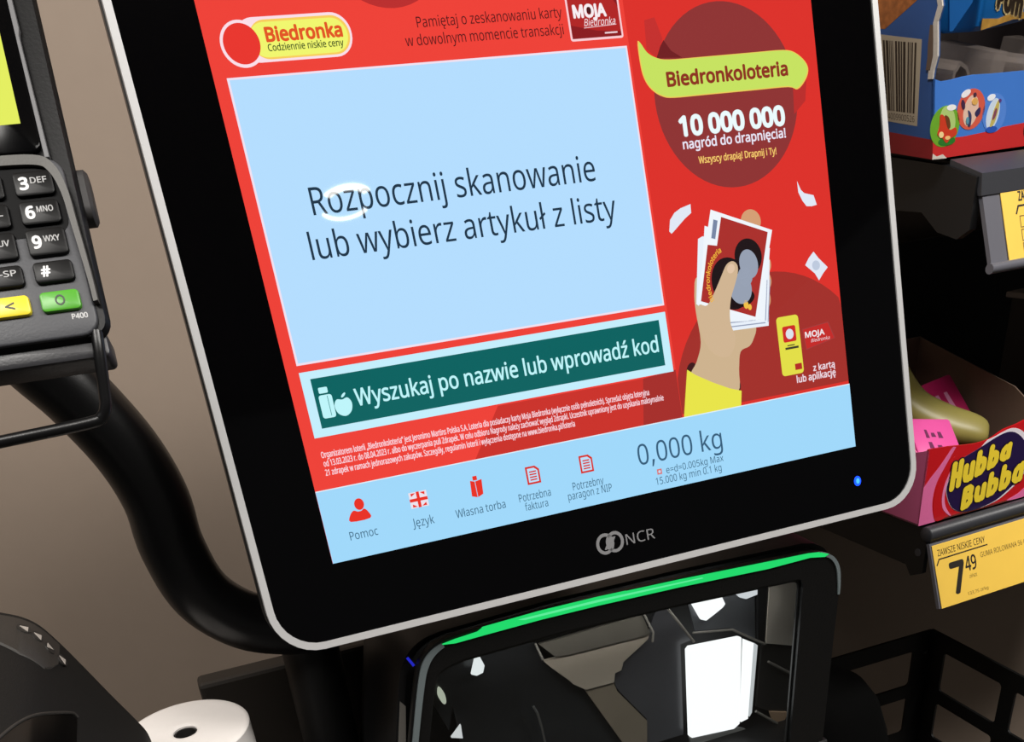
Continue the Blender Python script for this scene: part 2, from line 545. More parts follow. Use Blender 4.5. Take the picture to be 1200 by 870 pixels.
# main message panel, search button, fine print
art('message_panel_rim', (240, 225, 240), rect(5.8, 95.7, 207.2, 220.3), lvl=2)
art('message_panel', (180, 221, 254), rect(6.8, 96.7, 206.3, 219.4), lvl=3)
word('Rozpocznij skanowanie', 30.6, 160.4, 148.1, 12.0, (28, 52, 72), -0.008)
word('lub wybierz artykuł z listy', 25.2, 141.2, 162, 11.8, (28, 52, 72), -0.008)
art('search_button_rim', (196, 238, 252), rect(6, 61.3, 207, 92.4), lvl=3)
art('search_button', (2, 98, 96), rect(10.7, 65.2, 202.5, 88.8), lvl=4)
word('Wyszukaj po nazwie lub wprowadź kod', 30.4, 72.8, 169.4, 8.0, (190, 245, 250), 0.012)
art('bottle_icon', (190, 245, 250), rrect(12.6, 69.6, 19.2, 80.6, 1.2, 3), rrect(13.3, 81.4, 17.8, 84.2, 0.5, 2), lvl=5)
art('bottle_icon_line', (40, 130, 128), rect(16.8, 70.5, 17.1, 80), lvl=6)
art('apple_icon', (190, 245, 250), smooth_loop([(23.8, 77), (26.5, 77.6), (28.2, 75), (27.4, 71.4), (25, 69.4), (22.6, 69.4), (20.2, 71.2), (19.4, 74.8), (21, 77.4)], 4), ell(24.8, 79, 1.5, 0.6, 40), lvl=5)
FP = (250, 214, 222)
word('Organizatorem loterii „Biedronkoloteria” jest Jeronimo Martins Polska S.A. Loteria dla posiadaczy karty Moja Biedronka (wyłącznie osób pełnoletnich). Sprzedaż objęta loteryjna', 7.2, 51.5, 183, 2.9, FP, 0.015)
word('od 13.03.2023 r. do 08.04.2023 r. albo do wyczerpania puli Zdrapek. W celu odbioru Nagrody należy zachować wygląd Zdrapki. Uczestnik uprawniony jest do uzyskania maksymalnie', 7.4, 47.3, 191, 2.9, FP, 0.015)
word('21 zdrapek w ramach jednorazowych zakupów. Szczegóły, regulamin loterii i wyłączenia dostępne na www.biedronka.pl/loteria', 7.2, 42.9, 136.6, 2.9, FP, 0.015)

# bottom bar
art('bottom_bar_rim', (225, 240, 250), rect(0, 35.6, 320, 36.3), lvl=12)
art('bottom_bar', (160, 216, 250), rect(0, 0, 320, 35.8), lvl=12.5)
L0 = 14
TXT = (58, 100, 126)
ICO = (232, 48, 34)
art('person_icon', ICO, ell(20, 26.2, 2.5, 2.9), smooth_loop([(13.8, 18.4), (14.2, 21.6), (16.4, 23.6), (18.4, 22.8), (20.4, 22.8), (22, 23.6), (23.8, 21.6), (24, 18.4)], 3), lvl=L0)
word('Pomoc', 11.6, 9.4, 14.6, 4.2, TXT, -0.01, L0)
art('flag_icon', (236, 226, 236), rect(46, 18.4, 55.6, 26.4), lvl=L0)
art('flag_icon_cross', ICO, rect(46, 21.6, 55.6, 23.2), rect(50, 18.4, 51.6, 26.4), *[[(x, y), (x + 2.6 * s, y), (x + 0.2 * s, y - 1.8 * q)][::1] for x, y, s, q in ((47, 25.9, 1, 0.9), (54.6, 25.9, -1, 0.9), (47, 18.9, 1, -0.9), (54.6, 18.9, -1, -0.9))], lvl=L0 + 1)
word('Język', 44.8, 9, 11.8, 4.4, TXT, -0.01, L0)
art('bag_icon', ICO, [(79.2, 18.3), (82.2, 17.2), (82.2, 25.4), (79.8, 26.2)], [(82.5, 17.2), (85.6, 18.4), (86.2, 26), (82.5, 25.4)], rect(81.4, 26, 83.8, 28.2), lvl=L0)
word('Własna torba', 68.6, 8.9, 27.9, 4.2, TXT, -0.01, L0)
for x0 in (111, 142.4):
    art('document_icon', (214, 48, 38), [(x0, 17.9), (x0 + 7.8, 17.9), (x0 + 7.8, 25.2), (x0 + 5.6, 27.2), (x0, 27.2)], lvl=L0)
    art('document_icon_paper', (190, 224, 250), [(x0 + 1, 18.9), (x0 + 6.8, 18.9), (x0 + 6.8, 24.6), (x0 + 5, 26.2), (x0 + 1, 26.2)], lvl=L0 + 1)
    art('document_icon_lines', (214, 48, 38), *[rect(x0 + 1.9, yy, x0 + 5.9, yy + 0.7) for yy in (19.8, 21.2, 22.6, 24.0)], lvl=L0 + 2)
word('Potrzebna', 104.6, 10, 18.4, 4.1, TXT, -0.005, L0)
word('faktura', 107.1, 4.9, 13.3, 3.9, TXT, -0.005, L0)
word('Potrzebny', 136.2, 10.1, 18.5, 4.1, TXT, -0.005, L0)
word('paragon z NIP', 132.5, 5.4, 26.4, 4.1, TXT, -0.005, L0)
word('0,000 kg', 177.4, 15.7, 53.4, 11, (52, 92, 122), -0.02, L0)
word('e=d=0.005kg Max', 193.3, 8.3, 36.9, 3.7, TXT, -0.005, L0)
word('15.000 kg min 0.1 kg', 186, 3.2, 42.1, 3.9, TXT, -0.005, L0)
art('seal_icon', (214, 120, 120), rect(187.6, 8.6, 190.6, 11.6), lvl=L0)
art('seal_icon_mark', (200, 216, 240), ell(189.1, 10.1, 0.8, 0.8), lvl=L0 + 1)

# ------------------------------------------------------------------ mounting pole with curved arm
pole = thing('mounting_pole', 'thick curved black tube arm on a black upright pole behind the screen', 'support arm', Matrix.Translation((0, 0, 0)))
arm_path = smooth_loop([(-104, 60, 1318), (-112, 76, 1296), (-116, 80, 1266), (-98, 80, 1236), (-83, 80, 1206), (-75.5, 80, 1178), (-74.5, 80, 1150), (-66.5, 80, 1119), (-47, 80, 1097.5), (-22, 80, 1087), (-6, 80, 1085)], 6, False)
b = B(); tube(b, arm_path, 17.6, 24); obj('curved_arm', b, TUBE, pole, 50)
b = B(); tube(b, [(-12, 92, 849), (-12, 92, 1000), (-12, 92, 1150), (-12, 92, 1152)], [18, 18, 18, 16.5], 28); obj('upright', b, METALBLACK, pole, 50)
b = B(); tube(b, [(-12, 92, 848), (-12, 92, 854), (-12, 92, 855)], [19.6, 19.6, 19], 32); obj('base_plate', b, METALBLACK, pole, 50)
b = B(); box(b, (-8, 62, 1118), (130, 88, 1146), 3); box(b, (100, 62, 1118), (160, 92, 1215), 3); obj('screen_bracket', b, METALBLACK, pole)

# ------------------------------------------------------------------ payment terminal (local x right, y up its face, z out; origin at lower right corner)
TX, TY, TN = (0.9955, -0.0865, 0.0012), (0.0467, 0.5450, 0.8371), (-0.0735, -0.8340, 0.5470)
term = thing('payment_terminal', 'dark grey card payment terminal with keypad and lit yellow screen', 'card terminal', axes((-0.0712, -0.0159, 1.2719), TX, TY, TN))
b = B(); loft(b, [[(x, y, -36) for x, y in rrect(-60, 14, -14, 158, 8, 5)], [(x, y, -30) for x, y in rrect(-66, 8, -8, 164, 8, 5)], [(x, y, -3) for x, y in rrect(-71, 0, 0, 167, 8, 5)], [(x, y, -0.5) for x, y in rrect(-69, 1.5, -1.5, 165, 7, 5)]])
obj('body', b, mat('satin_black_plastic', (10, 10, 11), 0.4, spec=0.25, bump=0.1, scale=900), term, 50)
b = B(); prism(b, rrect(-66.5, 1.5, -4.2, 76.5, 7, 5), -1, 1.2, 1.0); obj('keypad_panel', b, DARKGREY, term, 50)
# raised hood arching over the top keys
hood_o = smooth_loop([(-66.5, 40), (-67, 60), (-63, 72), (-55, 77), (-35, 77.6), (-14, 76.6), (-7.2, 72), (-4.2, 62), (-3.4, 48), (-2.4, 26), (-2.2, 14)], 5, False)
hood_i = smooth_loop([(-64.5, 40), (-64.8, 60), (-61, 69.5), (-54, 73.2), (-35, 73.8), (-15, 72.8), (-9.6, 69.2), (-6.8, 60), (-5.8, 47), (-4.4, 26), (-4.0, 14)], 5, False)
b = B()
loft(b, [[(p[0], p[1], -1), (p[0], p[1], 3.4), (q[0], q[1], 3.0), (q[0], q[1], -1)] for p, q in zip(hood_o, hood_i)])
obj('keypad_rim', b, mat('worn_grey_plastic', (84, 82, 78), 0.5, bump=0.2, scale=900), term, 40)
b = B(); prism(b, rrect(-63.6, 44, -6.6, 73.4, 6, 5), 1.0, 1.35); obj('keypad_shade_panel', b, mat('keypad_shade_black', (8, 8, 9), 0.5, spec=0.1), term)  # shadow over the upper keys, put in as a flat black panel
KEYB = mat('black_key_rubber', (9, 9, 10), 0.4, spec=0.25)
KT = flat((225, 225, 225))
for r, (y0, y1, ks) in enumerate(((60.2, 70.4, ('1', '2 ABC', '3 DEF')), (48.2, 58.2, ('4 GHI', '5 JKL', '6 MNO')), (35.2, 46.4, ('7 PQRS', '8 TUV', '9 WXY')), (24.0, 32.8, ('*', '0 -SP', '#')), (12.0, 20.3, ('X', '<', 'O')))):
    for c in range(3):
        cx = -16.4 - 19.2 * (2 - c) + (0.0 if r else 0)
        km = KEYB if r < 4 else (mat('red_key', (200, 40, 36), 0.35), mat('yellow_key', (238, 218, 52), 0.35), mat('green_key', (82, 168, 42), 0.35))[c]
        b = B(); prism(b, rrect(cx - 7.6, y0, cx + 7.6, y1, 1.8, 4), 0, 3.0, 0.8); k = obj('key', b, km, term, 40)
        if r == 4:
            k['label'] = ('red key', 'bright yellow key', 'bright green key')[c]
        s = ks[c]
        if r < 3 or s == '0 -SP':
            n_, _, ltr = s.partition(' ')
            obj('key_symbol', text_bm(n_, cx - 5.2, (y0 + y1) / 2 - 2.4, 3.0 if n_ != '1' else 1.6, 4.8, 0.04, 3.06), KT, k)
            if ltr:
                obj('key_symbol', text_bm(ltr, cx - 1.0, (y0 + y1) / 2 - 0.2, 6.2 if len(ltr) > 2 else 4.6, 2.4, 0.02, 3.06), flat((170, 170, 170)), k)
        elif r == 3:
            obj('key_symbol', text_bm(s, cx - 4.6, (y0 + y1) / 2 - 2.0, 3.4, 4.2, 0.03, 3.06), KT, k)
        elif s == 'O':
            b = B(); ring(b, ell(cx, 16.2, 1.9, 2.2, n=24), ell(cx, 16.2, 1.25, 1.5, n=24), 3.0, 3.08); obj('key_symbol', b, flat((24, 40, 20)), k)
        else:
            obj('key_symbol', text_bm(s, cx - 1.6, 14.2, 3.4, 4.0, 0.02, 3.06), flat((44, 40, 20)), k)
obj('model_lettering', text_bm('P400', -13.6, 8.6, 6.0, 2.1, 0.03, 1.25), flat((190, 190, 190)), term)
b = B(); prism(b, rrect(-63, 79, -10.6, 160, 4, 4), -1, 1.6, 0.6); tg = obj('screen_glass', b, mat('black_terminal_glass', (4, 4, 5), 0.12, spec=0.15), term, 40)
b = B(); sheet(b, rect(-58, 91.2, -16.3, 150), 1.66); sd = obj('display', b, glow((228, 238, 96), 1.0, False), tg); sd['label'] = 'yellow lit display'
b = B(); sheet(b, ell(-29.5, 112, 5.2, 7), 1.70); obj('display_print', b, glow((230, 120, 50), 1.0, False), tg)
b = B(); prism(b, [(-10.2, 76), (-8.3, 76), (-9.3, 128), (-8.7, 131), (-9.2, 163), (-10.9, 163), (-10.6, 131)], -1, 1.9, 0.3); obj('side_strip', b, mat('satin_grey_strip', (110, 110, 112), 0.45), term)
b = B(); prism(b, [(-66.4, 76), (-64.6, 76), (-64.4, 163), (-66.2, 163)], -1, 1.9, 0.3); obj('side_strip', b, MATS['satin_grey_strip'], term)
b = B(); loft(b, [[(x, y, z) for y, z in rrect(52.5, -15, 75, -3, 5, 4)] for x in (-2, 2.4)] + [[(3.6, y, z) for y, z in rrect(54, -13.8, 73.5, -4.2, 4, 4)]]); obj('side_knob', b, mat('dark_rubber', (44, 42, 42), 0.6, bump=0.2), term, 40)
b = B(); prism(b, rrect(-70.5, -6.4, -2.6, 4.5, 2.4, 4), -16, -3, 2); obj('card_slot_lip', b, mat('dark_slot_plastic', (46, 46, 49), 0.38, bump=0.15, scale=900), term, 40)

cr = thing('terminal_cradle', 'black wire loop cradle hanging under the payment terminal', 'holder', Matrix.Translation((0, 0, 0)))
b = B(); tube(b, smooth_loop([(-77.0, -12, 1274), (-78.2, -16, 1266), (-80.6, -19, 1252), (-81.8, -20, 1246.5), (-84.4, -20, 1242.6), (-90, -20, 1241), (-125, -20, 1239.6), (-170, -20, 1238), (-176, -20, 1240), (-178, -19, 1246), (-176, -12, 1274)], 5, False), 2.5, 12); obj('wire_loop', b, TUBE, cr, 50)
b = B(); box(b, (-150, 16, 1262), (-84, 20, 1268), 1); b2 = b; obj('clamp_bar', b, METALBLACK, cr)

# ------------------------------------------------------------------ barcode scanner (local x right, y up, z towards the viewer; local y measured from 1.0 m)
sc = thing('barcode_scanner', 'upright black checkout scanner with glowing green strip and glass window', 'barcode scanner', axes((0, 0, 1.0), (1, 0, 0), (0, 0, 1), (0, -1, 0)))
body_pts = smooth_loop([(-2, -60), (8, -8), (16.5, 30), (24, 66), (28.5, 79), (35, 87), (43, 91.4), (52, 93.2)], 4, False) + [(120, 95.6), (200, 94.4), (294, 91)] + smooth_loop([(303, 89), (312, 83.5), (317, 74), (318, 60), (317.5, 20), (317, -60)], 4, False)
rim_pts = smooth_loop([(2.5, -60), (13, -8), (22.8, 33.9), (31.5, 70), (36, 82.5), (42, 88.8), (48.5, 92.2), (58, 93.6)], 4, False) + [(120, 95), (200, 93.4), (292, 88.6)] + smooth_loop([(301, 87), (311, 81.8), (316.8, 72), (318.4, 58), (317.6, 20), (316.5, -60)], 4, False)
win_pts = smooth_loop([(12, -60), (24, -8), (34, 30), (41, 60), (44.5, 70), (48, 74), (54, 76.2), (62, 77.6)], 4, False) + [(120, 78.6), (200, 76.4), (276, 72.6)] + smooth_loop([(284, 72.2), (288, 71), (289.8, 67), (289.8, 58), (289.4, 20), (288.4, -60)], 4, False)
assert len(body_pts) == len(rim_pts) == len(win_pts)
b = B()
ring(b, body_pts, [(160 + (x - 160) * 0.97, 15 + (y - 15) * 0.97) for x, y in body_pts], -92, -10)
obj('housing', b, BLACK, sc, 40)
b = B(); prism(b, body_pts, -94, -90); obj('rear_cover', b, BLACK, sc)
b = B(); prism(b, rect(-6, -150, 320, -60), -94, 2, 2); obj('base', b, BLACK, sc)
b = B(); ring(b, rim_pts, win_pts, -4, 0); obj('front_frame', b, mat('scuffed_black_frame', (17, 17, 17), 0.35, bump=0.3, scale=700, var=0.4), sc, 40)
b = B(); ring(b, win_pts, [(160 + (x - 160) * 0.99, 15 + (y - 15) * 0.95) for x, y in win_pts], -4.6, -3.2); obj('window_gasket', b, mat('smoky_grey_bezel', (40, 40, 40), 0.35), sc, 40)
b = B(); prism(b, win_pts, -3, -2); obj('window_glass', b, GLASS, sc)
# green status strip along the top edge
b = B()
prism(b, [(50, 90.3), (58, 91.4), (71.5, 92.4), (75, 94.2), (110, 95.2), (146, 94.8), (200, 92.8), (262, 89.6), (292, 88.2), (301, 87), (307, 84.6), (304, 83.4), (293, 85.4), (262, 85.2), (200, 88.2), (146, 89.8), (110, 90.2), (74, 89.6), (58, 89.2)], -0.5, 1.2)
o = obj('status_strip', b, glow((34, 218, 108), 1.0, False), sc); o['label'] = 'glowing green light strip'
b = B(); prism(b, [(96, 93.9), (146, 93.6), (215, 90.9), (216, 90.2), (146, 92.2), (100, 92.7)], 1.2, 1.5); obj('strip_hot_line', b, glow((96, 236, 156), 1.0, False), sc)
# grey lens edge running down the left
b = B()
le = smooth_loop([(6, -60), (14.5, -8), (24.3, 33.9), (33.2, 70), (37.6, 82), (43.4, 88), (50, 91)], 5, False)
li = smooth_loop([(10, -60), (18.6, -8), (27.8, 33.2), (36.8, 68.5), (41, 79.6), (45.8, 85.4), (51.4, 88.6)], 5, False)
loft(b, [[(p[0], p[1], -0.5), (p[0], p[1], 1.2), (q[0], q[1], 1.2), (q[0], q[1], -0.5)] for p, q in zip(le, li)])
obj('lens_edge', b, mat('grey_translucent_edge', (112, 122, 124), 0.4), sc, 40)
b = B(); prism(b, [(31, 82), (32.4, 82.6), (35.4, 76.6), (34, 76)], -10.5, -9.5); o = obj('side_lamp', b, glow((36, 40, 190), 1.0, False), sc); o['label'] = 'small blue side light'
b = B(); prism(b, [(23.2, 56.2), (26, 52), (22.2, 27), (18, -6), (12, -6), (17.6, 28)], -10.5, -9.6); obj('side_label', b, mat('pale_grey_sticker', (120, 116, 110), 0.6), sc)


b = B()
ro = smooth_loop([(300, 87.4), (306.5, 85), (312.3, 80.6), (316.6, 73), (318.3, 62), (318.4, 54)], 5, False)
ri = smooth_loop([(300, 85.0), (305.6, 82.9), (310.6, 79), (314.4, 72.2), (316.4, 62), (317.2, 54)], 5, False)
loft(b, [[(p[0], p[1], -0.5), (p[0], p[1], 1.0), (q[0], q[1], 1.0), (q[0], q[1], -0.5)] for p, q in zip(ro, ri)])
obj('lens_edge', b, MATS['grey_translucent_edge'], sc, 40)


def inner(name, m, pts, depth, thick=2.0, label=None):
    b = B(); prism(b, pts, -depth - thick, -depth)
    o = obj(name, b, m, sc)
    if label:
        o['label'] = label
    return o


DARKM = mat('dark_mirror', (30, 31, 33), 0.3, var=0.3, scale=90)  # reflections in the window are painted as the colours of the flat panels below
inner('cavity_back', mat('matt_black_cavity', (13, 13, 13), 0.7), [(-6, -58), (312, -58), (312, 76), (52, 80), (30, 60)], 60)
BEIGEM = mat('reflected_beige', (150, 140, 128), 0.4, var=0.08, scale=60)
inner('mirror_reflection', BEIGEM, [(123, 42.6), (139.5, 43), (198.3, 41.7), (196.9, 38), (178.7, 26.4), (177.1, 20.6), (172.3, 19.8), (171.4, 13), (150.9, 13.4), (142, 20.2), (139.5, 23.7), (127.4, 36.9)], 35, label='upper panel coloured as a beige wall reflection')
inner('mirror_reflection', mat('reflected_brown', (112, 102, 90), 0.4, var=0.2, scale=40), [(150.2, 13.2), (171.3, 12.8), (173.8, 5.1), (195.6, -25.2), (195.3, -46), (181, -46)], 36, label='lower panel coloured as a brown reflection')
inner('mirror_reflection', mat('reflected_grey', (84, 80, 74), 0.35, var=0.12, scale=60), [(120, 56.2), (191.9, 58.2), (198.3, 42.4), (140.8, 43.4), (130.5, 44.3)], 33)
inner('mirror_reflection', mat('reflected_slate', (62, 62, 66), 0.3, var=0.1, scale=80), [(180.5, 27), (197, 38.4), (199.5, 44), (206, 58), (212, 57), (231, 27), (223, 26), (225.5, -47), (196.5, -47), (196.5, -25), (174.8, 5.4), (172.4, 12.8), (173, 19), (178, 20)], 38)
inner('mirror_reflection', DARKM, [(66.4, 56.8), (119, 56.4), (128, 36.5), (139.5, 23.2), (150, 13), (181, -46), (62.7, -46), (62.7, 7), (60.4, 31.2)], 39)
inner('mirror_reflection', DARKM, [(49.7, 57.3), (66.2, 56.8), (60.2, 31.2), (55.1, 12.5), (46.2, 39.4)], 34)
inner('mirror_reflection', mat('reflected_taupe', (205, 197, 186), 0.4, var=0.04, scale=70), [(288.3, 56.4), (314, 56.3), (319.3, 0), (287.8, 11.4)], 33)
inner('mirror_reflection', DARKM, [(279.7, 57.7), (288.2, 56.4), (287.6, 11.4), (281.9, 13.8)], 34)
inner('mirror_reflection', mat('reflected_dark', (46, 45, 44), 0.35), [(286.2, 10.9), (318.4, -0.6), (319.4, -58), (294.5, -46.8), (283.7, -40.3)], 35)
inner('mirror_reflection', mat('reflected_tan', (180, 150, 124), 0.4), [(294.5, -47), (310, -52), (308, -57.8), (298, -57.8)], 33)
inner('mirror_reflection', mat('reflected_steel', (76, 78, 82), 0.25, var=0.2, scale=60), [(227.1, 59), (278.9, 58), (281.5, 14), (260.7, 29), (233.5, 33.7)], 37)
inner('mirror_reflection', mat('reflected_pale', (150, 150, 148), 0.4), [(229.3, -50), (266.8, -52.3), (276, -57.5), (231, -57.5)], 36)
REFLW = glow((255, 255, 255), 1.3, False)  # bright white reflections in the window, built as self-glowing panels
inner('glowing_reflection', REFLW, [(223.8, 24.4), (225.7, 26.3), (264.2, 23.3), (266.6, 22), (267.8, -47.6), (263.3, -50.7), (228.6, -47.4), (226.3, -45.1)], 31.5, label='large white reflection made as a glowing panel')
inner('glowing_reflection', REFLW, [(268.9, 19.8), (277, 14.6), (275, -46), (269.2, -47.2)], 32, label='narrow white reflection made as a glowing panel')
inner('glowing_reflection', glow((205, 208, 210), 1.0, False), [(278, 14.2), (280.6, 12), (278.4, -42), (276.4, -45)], 32.4)
inner('glowing_reflection', REFLW, [(227.8, 58.2), (231.7, 60.4), (250.3, 58), (254, 50), (252.2, 47.8), (246, 44.5), (239.7, 41.4), (235.7, 43.2)], 33, label='small white reflection made as a glowing panel')
inner('glowing_reflection', glow((225, 228, 232), 1.0, False), [(259.8, 57.6), (278.9, 57.2), (279.2, 50.3), (270.4, 49.2), (265.6, 51.5)], 33.5)
inner('glowing_reflection', glow((240, 244, 244), 1.1, False), [(77.9, 61.2), (79.9, 60.8), (82.6, 52.8), (81.1, 48.3), (76.9, 47.3), (73.7, 49)], 31)
inner('glowing_reflection', glow((190, 196, 176), 0.9, False), smooth_loop([(52.1, 46), (54, 44), (55.3, 40), (55.4, 35), (54, 33.8), (52.4, 36), (51, 41)], 3), 31)
inner('glowing_reflection', glow((220, 222, 222), 1.0, False), [(55.3, 8.7), (62.5, 15.9), (62.5, 6)], 31)
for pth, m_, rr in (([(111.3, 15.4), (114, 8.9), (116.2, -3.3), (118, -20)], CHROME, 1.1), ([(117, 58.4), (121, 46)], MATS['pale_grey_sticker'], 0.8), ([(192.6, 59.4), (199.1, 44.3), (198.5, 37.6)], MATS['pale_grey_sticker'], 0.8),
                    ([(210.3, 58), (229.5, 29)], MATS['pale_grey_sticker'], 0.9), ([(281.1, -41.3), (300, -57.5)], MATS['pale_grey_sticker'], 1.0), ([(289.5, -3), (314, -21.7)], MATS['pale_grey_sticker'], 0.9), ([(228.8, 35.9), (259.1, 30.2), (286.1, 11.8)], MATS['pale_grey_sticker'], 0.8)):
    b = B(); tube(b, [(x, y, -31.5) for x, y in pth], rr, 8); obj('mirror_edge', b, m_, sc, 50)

# ------------------------------------------------------------------ counter pieces behind and below
b = B(); box(b, (-86, 150, 0), (215, 168, 1028.5), 3)
tag(obj('kiosk_board', b, mat('dark_brown_cabinet', (40, 35, 30), 0.6, bump=0.1, scale=200)), 'dark brown kiosk back board behind the paper roll and pole', 'board')
b = B(); box(b, (-330, -150, 0), (-34, 118, 982), 3)
tag(obj('side_counter', b, mat('dark_counter', (30, 29, 28), 0.55, bump=0.1, scale=150)), 'low black counter under the printer and paper roll', 'counter')
b = B(); box(b, (-32, -110, 0), (330, 140, 848), 3)
tag(obj('checkout_counter', b, MATS['dark_counter']), 'black counter under the scanner', 'counter')

# paper roll: stands on the counter, hole axis vertical
roll = thing('paper_roll', 'white till paper roll standing on end beside the black printer', 'paper roll', Matrix.Translation((-0.0952, 0.0335, 0.982)))
b = B()
prof = [(6.6, 0.5), (6.6, 77.5), (7.2, 78)] + [(7.2 + (35.3 - 7.2) * k / 12, 78 + 0.35 * (k % 2)) for k in range(1, 12)] + [(35, 78), (35.6, 77.3), (35.6, 0.6), (35, 0)]
loft(b, [[(r * math.cos(2 * math.pi * k / 56), r * math.sin(2 * math.pi * k / 56), z) for k in range(56)] for r, z in prof], cap=False)
obj('paper', b, PAPER, roll, 40)
b = B(); loft(b, [[(r * math.cos(2 * math.pi * k / 32), r * math.sin(2 * math.pi * k / 32), z) for k in range(32)] for r, z in ((6.55, 0.2), (6.55, 76.5), (5.6, 76.5), (5.6, 0.2))], cap=False); obj('core', b, mat('dark_core', (26, 24, 22), 0.7), roll, 40)
b = B(); prism(b, ell(0, 0, 5.7, 5.7), 0.2, 3); obj('core_plug', b, mat('black_core_plug', (12, 12, 12), 0.8), roll)

# receipt printer: domed top falling away to the right, extruded front to back
pr = thing('receipt_printer', 'black receipt printer with domed top and four arrow buttons', 'printer', Matrix.Translation((0, 0, 0)))
top = smooth_loop([(-260, 1172), (-215, 1177), (-180, 1178), (-158, 1173.5), (-149.6, 1169.4), (-142.1, 1165.2), (-136.5, 1159.5), (-131.4, 1149.6), (-125, 1134.5), (-118.4, 1118.2), (-111.6, 1102.2), (-108.6, 1094), (-108, 1086)], 5, False)
pp = [(-262, 984)] + top + [(-108, 984)]
b = B(); loft(b, [[(x, y, z) for x, z in pp] for y in (-148, -146, -22, -20)]); obj('body', b, BLACKTEX, pr, 30)


def on_top(t, off=0.0):
    """Point on the right-hand shoulder of the dome, t counted along its outline, off outward."""
    i = max(0, min(len(top) - 2, int(t)))
    f = t - i
    a, c = Vector(top[i]), Vector(top[i + 1])
    d = (c - a).normalized()
    return a + (c - a) * f + Vector((-d.y, d.x)) * off


def t_at(x):
    """Outline position where the dome passes x."""
    for i in range(len(top) - 1):
        if top[i][0] <= x <= top[i + 1][0] and top[i + 1][0] > top[i][0]:
            return i + (x - top[i][0]) / (top[i + 1][0] - top[i][0])
    return len(top) - 1.01


b = B()
secs = []
for k in range(28):
    x = -168 + 36.5 * k / 27
    yf = -38 - 22 * min(1.0, (k / 20)) + (14 if k == 27 else 5 if k == 26 else 0)
    p0, p1 = on_top(t_at(x), 0.05), on_top(t_at(x), 0.8)
    secs.append([Vector((p0.x, yf, p0.y)), Vector((p0.x, -23.5, p0.y)), Vector((p1.x, -24.5, p1.y)), Vector((p1.x, yf + 1, p1.y))])
loft(b, secs)
obj('button_strip', b, mat('lighter_black_strip', (48, 45, 42), 0.5, bump=0.2, scale=1200), pr, 40)
for x, y, sg in ((-141, -34, 1), (-137, -35, 1), (-133.8, -37.5, -1), (-130.8, -38, 1)):
    tt = t_at(x)
    p, q = on_top(tt, 0.7), on_top(tt + 0.5, 0.7)
    d = (q - p).normalized()
    n = Vector((-d.y, d.x))
    c3 = Vector((p.x, y, p.y))
    ax, ay, az = Vector((d.x, 0, d.y)), Vector((0, 1, 0)), Vector((n.x, 0, n.y))
    bt = B(); prism(bt, ell(0, 0, 2.9, 4.0, n=20), -0.5, 0.4)
    for v in bt.verts:
        v.co = c3 + ax * v.co.x + ay * v.co.y + az * v.co.z
    bo = obj('button', bt, mat('dark_button', (42, 40, 38), 0.45), pr)
    bt = B(); prism(bt, [(1.6, -2.3), (1.6, 2.3), (-1.9, 0.6)] if sg > 0 else [(-1.6, -2.3), (-1.6, 2.3), (1.9, 0.6)], 0.4, 0.6)
    for v in bt.verts:
        v.co = c3 + ax * v.co.x + ay * v.co.y + az * v.co.z
    obj('arrow_mark', bt, flat((176, 168, 160)), bo)
b = B()
secs, lips = [], ([], [])
for k in range(30):
    x = -152 + 25.5 * k / 29
    ya = -131 + (x + 142) / 14 * 53
    ya = max(-146, min(-76, ya))
    yb = max(-146.5, ya - 30)
    p0, p1 = on_top(t_at(x), -0.3), on_top(t_at(x), 0.25)
    secs.append([Vector((p0.x, yb, p0.y)), Vector((p0.x, ya, p0.y)), Vector((p1.x, ya, p1.y)), Vector((p1.x, yb, p1.y))])
    lips[0].append((p1.x, ya, p1.y))
    lips[1].append((p1.x, yb, p1.y))
loft(b, secs)
obj('paper_slot', b, mat('gloss_black_slot', (5, 5, 5), 0.2), pr, 40)
for L in lips:
    b = B(); tube(b, L[8:], 0.7, 8); obj('slot_lip', b, MATS['lighter_black_strip'], pr, 50)
b = B(); prism(b, ell(0, 0, 1.2, 1.2, n=12), 0, 0.5)
for v in b.verts:
    q = on_top(18.4, 1.2); v.co = Vector((q.x, -36, q.y)) + v.co
obj('indicator_light', b, glow((90, 200, 30), 1.0, False), pr)['label'] = 'small green indicator light'

# ------------------------------------------------------------------ display rack with two shelves (local x along the shelf, y back, z height)
ra = math.radians(3)
rack = thing('display_rack', 'black shop display rack with two shelves to the right of the screen', 'shelf rack', axes((0.478, 0.092, 0), (math.cos(ra), math.sin(ra), 0), (-math.sin(ra), math.cos(ra), 0), (0, 0, 1)))
RW = 620


def tilted_rail(zt, zb, name):
    """Sloped price-rail back plate: leans out at the bottom."""
    b = B()
    loft(b, [[(x, 2, zt), (x, -1, zt + 1), (x, -20.5, zb), (x, -17.5, zb - 1)] for x in (0, RW)])
    return b


# lower shelf
b = B(); box(b, (2, 6, 1026), (RW, 300, 1033), 1); sh = obj('shelf', b, METALBLACK, rack)
b = B(); tube(b, [(-1, 3, 1029), (0, 3, 1029), (RW, 3, 1029)], [5.4, 6.3, 6.3], 16); obj('front_lip', b, SHELFGREY, sh, 50)
obj('price_rail', tilted_rail(1021, 973, ''), mat('clear_grey_rail', (104, 104, 112), 0.3), sh)
b = B(); prism(b, [(2, 1033), (2, 996), (14, 990), (20, 998), (300, 1000), (300, 1033)], -2, 2)
for v in b.verts:
    v.co = Vector((v.co.z + 2, v.co.x, v.co.y))
obj('side_bracket', b, METALBLACK, sh)
b = B(); tube(b, [(-0.5, 9, 1012), (0.4, 9, 1012)], 3.2, 12); obj('bolt', b, SHELFGREY, sh)
